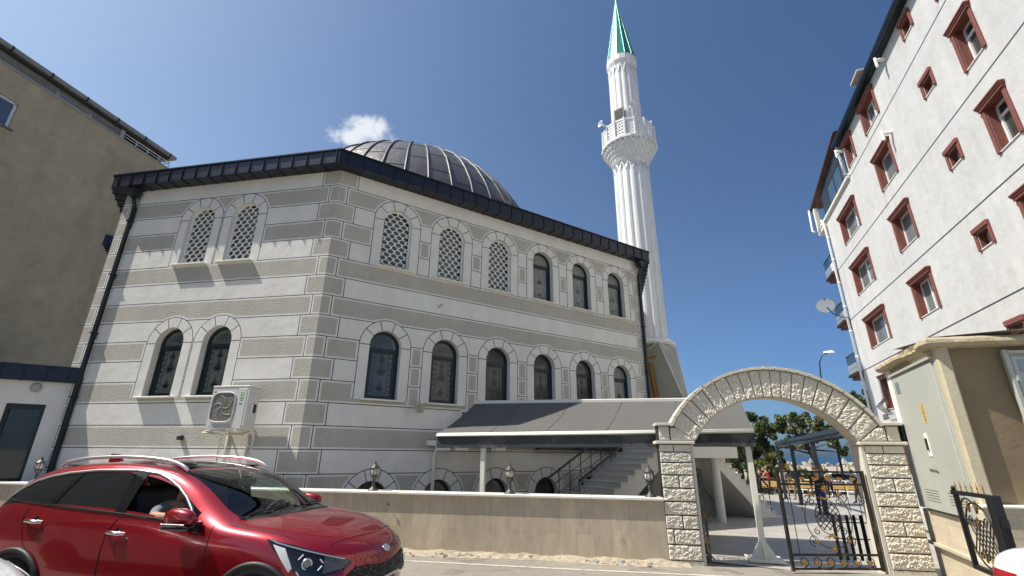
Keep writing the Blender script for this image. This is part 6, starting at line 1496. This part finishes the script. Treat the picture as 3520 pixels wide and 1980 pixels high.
# breakwater rocks
b = MB(); r = np.random.default_rng(4)
for k in range(1500):
    az = r.uniform(20, 46); D = r.uniform(88, 112); top_ = .75 - abs(D - 100) * .30 + .3 * mnoise.noise(Vector((az, 0, 0))) ; z = r.uniform(-4.8, top_) if r.random() < .35 else top_ - r.uniform(0, .5); p = azv(az) * D; s = r.uniform(.25, .75)
    M = Matrix.Translation((p.x, p.y, z)) @ Euler(tuple(r.uniform(0, 6, 3))).to_matrix().to_4x4() @ Matrix.Diagonal((s * r.uniform(.7, 1.5), s, s * .8, 1))
    b.add([(1, 0, 0), (-1, 0, .2), (.2, 1, 0), (0, -1, -.1), (.3, .2, 1), (0, 0, -1), (-.5, .5, .7), (.6, -.6, .6)], [(0, 2, 4), (2, 6, 4), (2, 1, 6), (1, 3, 6), (6, 3, 7), (4, 6, 7), (3, 0, 7), (0, 4, 7), (2, 0, 5), (1, 2, 5), (3, 1, 5), (0, 3, 5)], int(r.integers(3)), False, M)
tag(b.build('breakwater_rocks', [pmat('pale_rock', (.36, .33, .27), .95, var=(2, .2)), pmat('grey_rock', (.22, .21, .19), .95, var=(2, .2)), pmat('tan_rock', (.30, .25, .18), .95, var=(2, .2))], fix=False), kind='stuff')
b = MB(); b.add([(azv(a).x * D, azv(a).y * D, z) for D, z in ((84, -5), (96, .1), (104, .1), (118, -5)) for a in range(14, 52, 2)], [(j * 19 + i, j * 19 + i + 1, (j + 1) * 19 + i + 1, (j + 1) * 19 + i) for j in range(3) for i in range(18)])
tag(b.build('breakwater', M_['ground'], fix=False), kind='structure')
# parked cars beyond the railing
for i, (az, D, l, c_) in enumerate(((29.6, 46.5, 'silver parked car beyond the railing behind the walking pedestrians', (.42, .44, .47)), (31.9, 47, 'pale blue parked car beyond the railing seen through the gate flowers', (.20, .34, .50)), (34.2, 47, 'white parked car beyond the railing near the right pillar', (.68, .68, .68)))):
    p = at(az, D); mt = pmat('parked_car_paint', c_, .3, coat=1); t = thing('parked_car', l, 'car', p, R_(-(121 - 90) ), group='cars parked beyond the railing')
    Minv = WM2.inverted()
    for ch in list(wc.children):
        if ch.name.split('.')[0] in ('body', 'bonnet', 'front_bumper', 'windscreen', 'rear_screen', 'rear_side_glass', 'front_side_glass', 'wheel'):
            o = ch.copy(); COL.objects.link(o); o.parent = t; o.matrix_parent_inverse = Matrix.Identity(4); o.matrix_basis = Minv
            if ch.name.split('.')[0] in ('body', 'bonnet', 'front_bumper'):
                me = o.data.copy(); me.materials.clear(); me.materials.append(mt); o.data = me

# ------------------------------------------------------------------ people
M_['skin'] = pmat('skin', (.42, .23, .15), .55, var=(8, .05)); M_['hairb'] = pmat('black_hair', (.015, .012, .010), .6, bump=(80, .6, .004)); M_['hairg'] = pmat('grey_brown_hair', (.09, .07, .055), .6, bump=(80, .6, .004)); M_['shoe'] = pmat('dark_shoe', (.02, .02, .022), .6)
def person(label, TM_, J, cols, hair='hairb', group=None, sub=1, parent_loc=None, bald=0):
    """J: joint positions; one skinned continuous mesh, material chosen by the nearest bone"""
    V = []; R = []; E = []; B = []
    def add(p, r, par=None, tag_=0):
        V.append(Vector(p)); R.append(r); B.append(tag_)
        if par is not None: E.append((par, len(V) - 1))
        return len(V) - 1
    pel = add(J['pelvis'], (.155, .115), None, 1); waist = add(Vector(J['pelvis']).lerp(Vector(J['chest']), .45), (.135, .10), pel, 0); ch = add(J['chest'], (.165, .115), waist, 0)
    nk = add(J['neck'], (.055, .055), ch, 2); hb = add(Vector(J['neck']).lerp(Vector(J['head']), .5), (.062, .07), nk, 2); hd = add(J['head'], (.078, .095), hb, 2); add(Vector(J['head']) + (Vector(J['head']) - Vector(J['neck'])).normalized() * .085, (.06, .07), hd, 2)
    for s in 'lr':
        sh = add(J['sh_' + s], (.07, .07), ch, 0); el = add(J['el_' + s], (.045, .045), sh, cols.get('sleeve', 2)); wr = add(J['wr_' + s], (.028, .028), el, 2)
        fd = (Vector(J['wr_' + s]) - Vector(J['el_' + s])).normalized(); sd_ = fd.cross(Vector((0, 0, 1))); sd_ = sd_.normalized() if sd_.length > .1 else Vector((1, 0, 0)); hc = Vector(J.get('hc', (0, 0, 0)))
        pm_ = add(Vector(J['wr_' + s]) + fd * .055, (.034, .018), wr, 2)
        for k in range(4):
            o_ = Vector(J['wr_' + s]) + fd * .095 + sd_ * (.021 * (k - 1.5)); L_ = (.035, .042, .039, .030)[k]
            k1 = add(o_, (.0095, .0095), pm_, 2); k2 = add(o_ + fd * L_ + Vector((0, 0, -.008)), (.0085, .0085), k1, 2); add(o_ + fd * L_ * 1.75 + Vector((0, 0, -.028)), (.0075, .0075), k2, 2)
        t1 = add(Vector(J['wr_' + s]) + fd * .05 + sd_ * .042 + Vector((0, 0, -.006)), (.011, .011), pm_, 2); add(Vector(J['wr_' + s]) + fd * .085 + sd_ * .062 + Vector((0, 0, -.014)), (.009, .009), t1, 2)
        hp_ = add(J['hip_' + s], (.10, .10), pel, 1); kn = add(J['kn_' + s], (.062, .062), hp_, cols.get('knee', 1)); cf = add(Vector(J['kn_' + s]).lerp(Vector(J['an_' + s]), .35), (.055, .055), kn, cols.get('calf', 1)); an = add(J['an_' + s], (.042, .042), cf, cols.get('calf', 1))
        ft = Vector(J.get('foot', (0, .2, 0))); add(Vector(J['an_' + s]) + Vector((0, 0, -.05)) - ft * .2, (.04, .035), an, 3); add(Vector(J['an_' + s]) + Vector((0, 0, -.055)) + ft * .75, (.04, .028), an, 3)
    me = bpy.data.meshes.new('body'); me.from_pydata([tuple(v) for v in V], E, []); o = bpy.data.objects.new('body', me); COL.objects.link(o)
    sk = o.modifiers.new('sk', 'SKIN'); sk.branch_smoothing = .6; sv = me.skin_vertices[0].data
    for i, r in enumerate(R): sv[i].radius = r; sv[i].use_root = (i == 0)
    ss = o.modifiers.new('ss', 'SUBSURF'); ss.levels = sub; ss.render_levels = sub
    dg = bpy.context.evaluated_depsgraph_get(); dg.update(); m2 = bpy.data.meshes.new_from_object(o.evaluated_get(dg)); bpy.data.objects.remove(o)
    segs_ = [(V[a], V[c], B[c]) for a, c in E]
    t = thing('person', label, 'person', TM_.to_translation() if parent_loc is None else parent_loc, group=group)
    for k in (M_[cols['top']], M_[cols['legs']], M_['skin'], M_['shoe']): m2.materials.append(k)
    mis = []
    for p in m2.polygons:
        c = p.center; best = 9; bi = 0
        for a, d, tg in segs_:
            ab = d - a; tt = max(0, min(1, (c - a).dot(ab) / max(1e-9, ab.length_squared))); q = (c - a - ab * tt).length
            if q < best: best = q; bi = tg if tt > .12 or tg in (0, 1) else tg
        mis.append(bi)
    m2.polygons.foreach_set('material_index', mis); m2.polygons.foreach_set('use_smooth', [True] * len(mis))
    bo = bpy.data.objects.new('body', m2); COL.objects.link(bo); setp(bo, t); bo.matrix_basis = TM_
    # head details: nose, ears, eyes, mouth follow the facing direction; hair is a cap of its own
    H = Vector(J['head']); up = (Vector(J['head']) - Vector(J['neck'])).normalized(); fw = Vector(J.get('face', (0, 1, 0))).normalized(); fw = (fw - up * fw.dot(up)).normalized(); sd2 = fw.cross(up)
    FH = TM_ @ Matrix(((sd2.x, fw.x, up.x, H.x), (sd2.y, fw.y, up.y, H.y), (sd2.z, fw.z, up.z, H.z), (0, 0, 0, 1)))
    b = MB(FH); b.tube([(0, .085, .035), (0, .105, .0), (0, .085, -.015)], [.008, .016, .010], 6); 
    for s in (-1, 1): b.tube([(s * .078, -.005, .03), (s * .090, -.008, .015), (s * .080, 0, -.02)], [.01, .014, .008], 5)
    b.build('nose_and_ears', M_['skin'], bo, fix=False)
    b = MB(FH)
    for s in (-1, 1): b.tube([(s * .022, .087, .03), (s * .042, .080, .03)], .006, 5)
    b.tube([(-.022, .088, -.045), (.022, .088, -.045)], .004, 5); b.build('eyes_and_mouth', M_['shoe'], bo, fix=False)
    b = MB(FH); prof = []; n_ = 14; vs = []
    for j in range(7):
        th = R_(5 + j * (78 if True else 0) / 6 * 1.25)
        for k in range(n_):
            a = 2 * pi * k / n_; back = -sin(a); r_ = .086 * sin(th) * (1.0 if j < 6 else .97); cut = th if sin(a) < .2 else min(th, R_(68 - 18 * sin(a)))
            vs.append((.088 * sin(cut) * cos(a), .100 * sin(cut) * sin(a) - .004, .02 + .108 * cos(cut) + .004 * mnoise.noise(Vector((a * 3, th * 5, 1)))))
    b.add(vs, [(j * n_ + k, j * n_ + (k + 1) % n_, (j + 1) * n_ + (k + 1) % n_, (j + 1) * n_ + k) for j in range(6) for k in range(n_)] + [tuple(range(n_))], 0, True); b.build('hair', M_[hair], bo, fix=False)
    return t
def stand(h=1.72, lean=0, stride=0, arms='down', face=(0, 1, 0)):
    k = h / 1.72; L = lean
    J = dict(pelvis=(0, 0, .93), chest=(0, .42 * L, 1.28 - .10 * L), neck=(0, .66 * L, 1.46 - .18 * L), head=(0, .80 * L + .02, 1.61 - .22 * L), face=face, foot=(0, .2, 0))
    for s, q in (('l', -1), ('r', 1)):
        J['sh_' + s] = (q * .19, .56 * L, 1.38 - .16 * L)
        if arms == 'down': J['el_' + s] = (q * .24, .5 * L - .02 + q * stride * .25, 1.10 - .12 * L); J['wr_' + s] = (q * .24, .5 * L + .08 + q * stride * .4, .86)
        elif arms == 'fwd': J['el_' + s] = (q * .25, .5 * L + .18, 1.08 - .08 * L); J['wr_' + s] = (q * .12, .5 * L + .40, 1.02)
        elif arms == 'hip': J['el_' + s] = (q * .38, -.06, 1.12); J['wr_' + s] = (q * .22, .04, .98)
        J['hip_' + s] = (q * .09, 0, .88); J['kn_' + s] = (q * .10, -q * stride * .28 + .03, .48 + .0); J['an_' + s] = (q * .11, -q * stride * .55, .085 + (.06 if stride and q > 0 else 0))
    for a in list(J):
        if a not in ('face', 'foot'): J[a] = tuple(c * k for c in J[a])
    return J
for n, c in (('redcloth', (.42, .02, .03)), ('browncloth', (.10, .065, .05)), ('whitecloth', (.62, .63, .66)), ('greycloth', (.42, .43, .45)), ('navycloth', (.02, .035, .07)), ('blackcloth', (.012, .012, .014)), ('jeans', (.025, .05, .12)), ('khaki', (.19, .15, .10)), ('pinkcloth', (.33, .24, .26))): M_[n] = pmat(n, c, .9, bump=(30, .4, .01), var=(4, .12))
def put(az, D, rz, label, J, cols, **kw):
    p = azv(az) * D; p.z = hgt(p.x, p.y); person(label, Matrix.Translation(p) @ Matrix.Rotation(R_(rz), 4, 'Z'), J, cols, group='people on the terrace', **kw)
put(27.45, 38.0, 30, 'person in a red shirt and dark trousers leaning forward beside the bench', stand(1.76, .30, 0, 'fwd'), dict(top='redcloth', legs='blackcloth', sleeve=2), hair='hairg')
put(26.6, 38.4, -10, 'person in a dark brown shirt standing left of the one in red', stand(1.74, .12, 0, 'down'), dict(top='browncloth', legs='blackcloth', sleeve=0))
put(24.2, 36.5, -30, 'person in a white shirt seen behind the stair handrail', stand(1.70, .15, 0, 'down'), dict(top='whitecloth', legs='whitecloth', sleeve=0))
put(28.75, 37.4, -25, 'person in a pale grey top and shorts behind the free end of the iron gate', stand(1.72, 0, .25, 'down'), dict(top='greycloth', legs='browncloth', calf=2, sleeve=2))
put(29.75, 31.6, 10, 'person in a navy top and khaki trousers behind the pergola post', stand(1.82, 0, .2, 'hip'), dict(top='navycloth', legs='khaki', sleeve=0))
put(31.6, 20.6, -30, 'person in black with blue jeans walking away behind the middle of the gate', stand(1.62, .05, .75, 'down'), dict(top='blackcloth', legs='jeans', sleeve=0))
put(34.6, 31.5, 60, 'person in dark clothes standing by the right pillar', stand(1.62, .10, .3, 'down'), dict(top='blackcloth', legs='khaki', sleeve=0))
put(32.5, 36, 0, 'person in a pinkish top standing behind the gate flowers', stand(1.66, 0, .1, 'down'), dict(top='pinkcloth', legs='blackcloth', sleeve=2))
# passenger with a forearm on the open window
J = dict(pelvis=(-.10, -.40, .66), chest=(-.12, -.42, 1.00), neck=(-.04, -.44, 1.16), head=(.06, -.44, 1.27), face=(1, .15, -.25), foot=(.2, 0, 0),
         sh_l=(-.06, -.22, 1.10), el_l=(.12, -.15, .88), wr_l=(.36, -.22, .86), sh_r=(-.10, -.60, 1.09), el_r=(.06, -.80, 1.045), wr_r=(.31, -.855, 1.055),
         hip_l=(-.04, -.30, .66), hip_r=(-.04, -.48, .66), kn_l=(.38, -.30, .78), kn_r=(.38, -.50, .78), an_l=(.60, -.30, .60), an_r=(.60, -.50, .60))
M_['greyshirt'] = pmat('grey_shirt', (.16, .17, .19), .9)
person('person sitting in the red car with one forearm resting on the open window', RM, J, dict(top='greyshirt', legs='blackcloth', sleeve=0), sub=2, parent_loc=RM @ Vector((-.1, -.4, .6)))
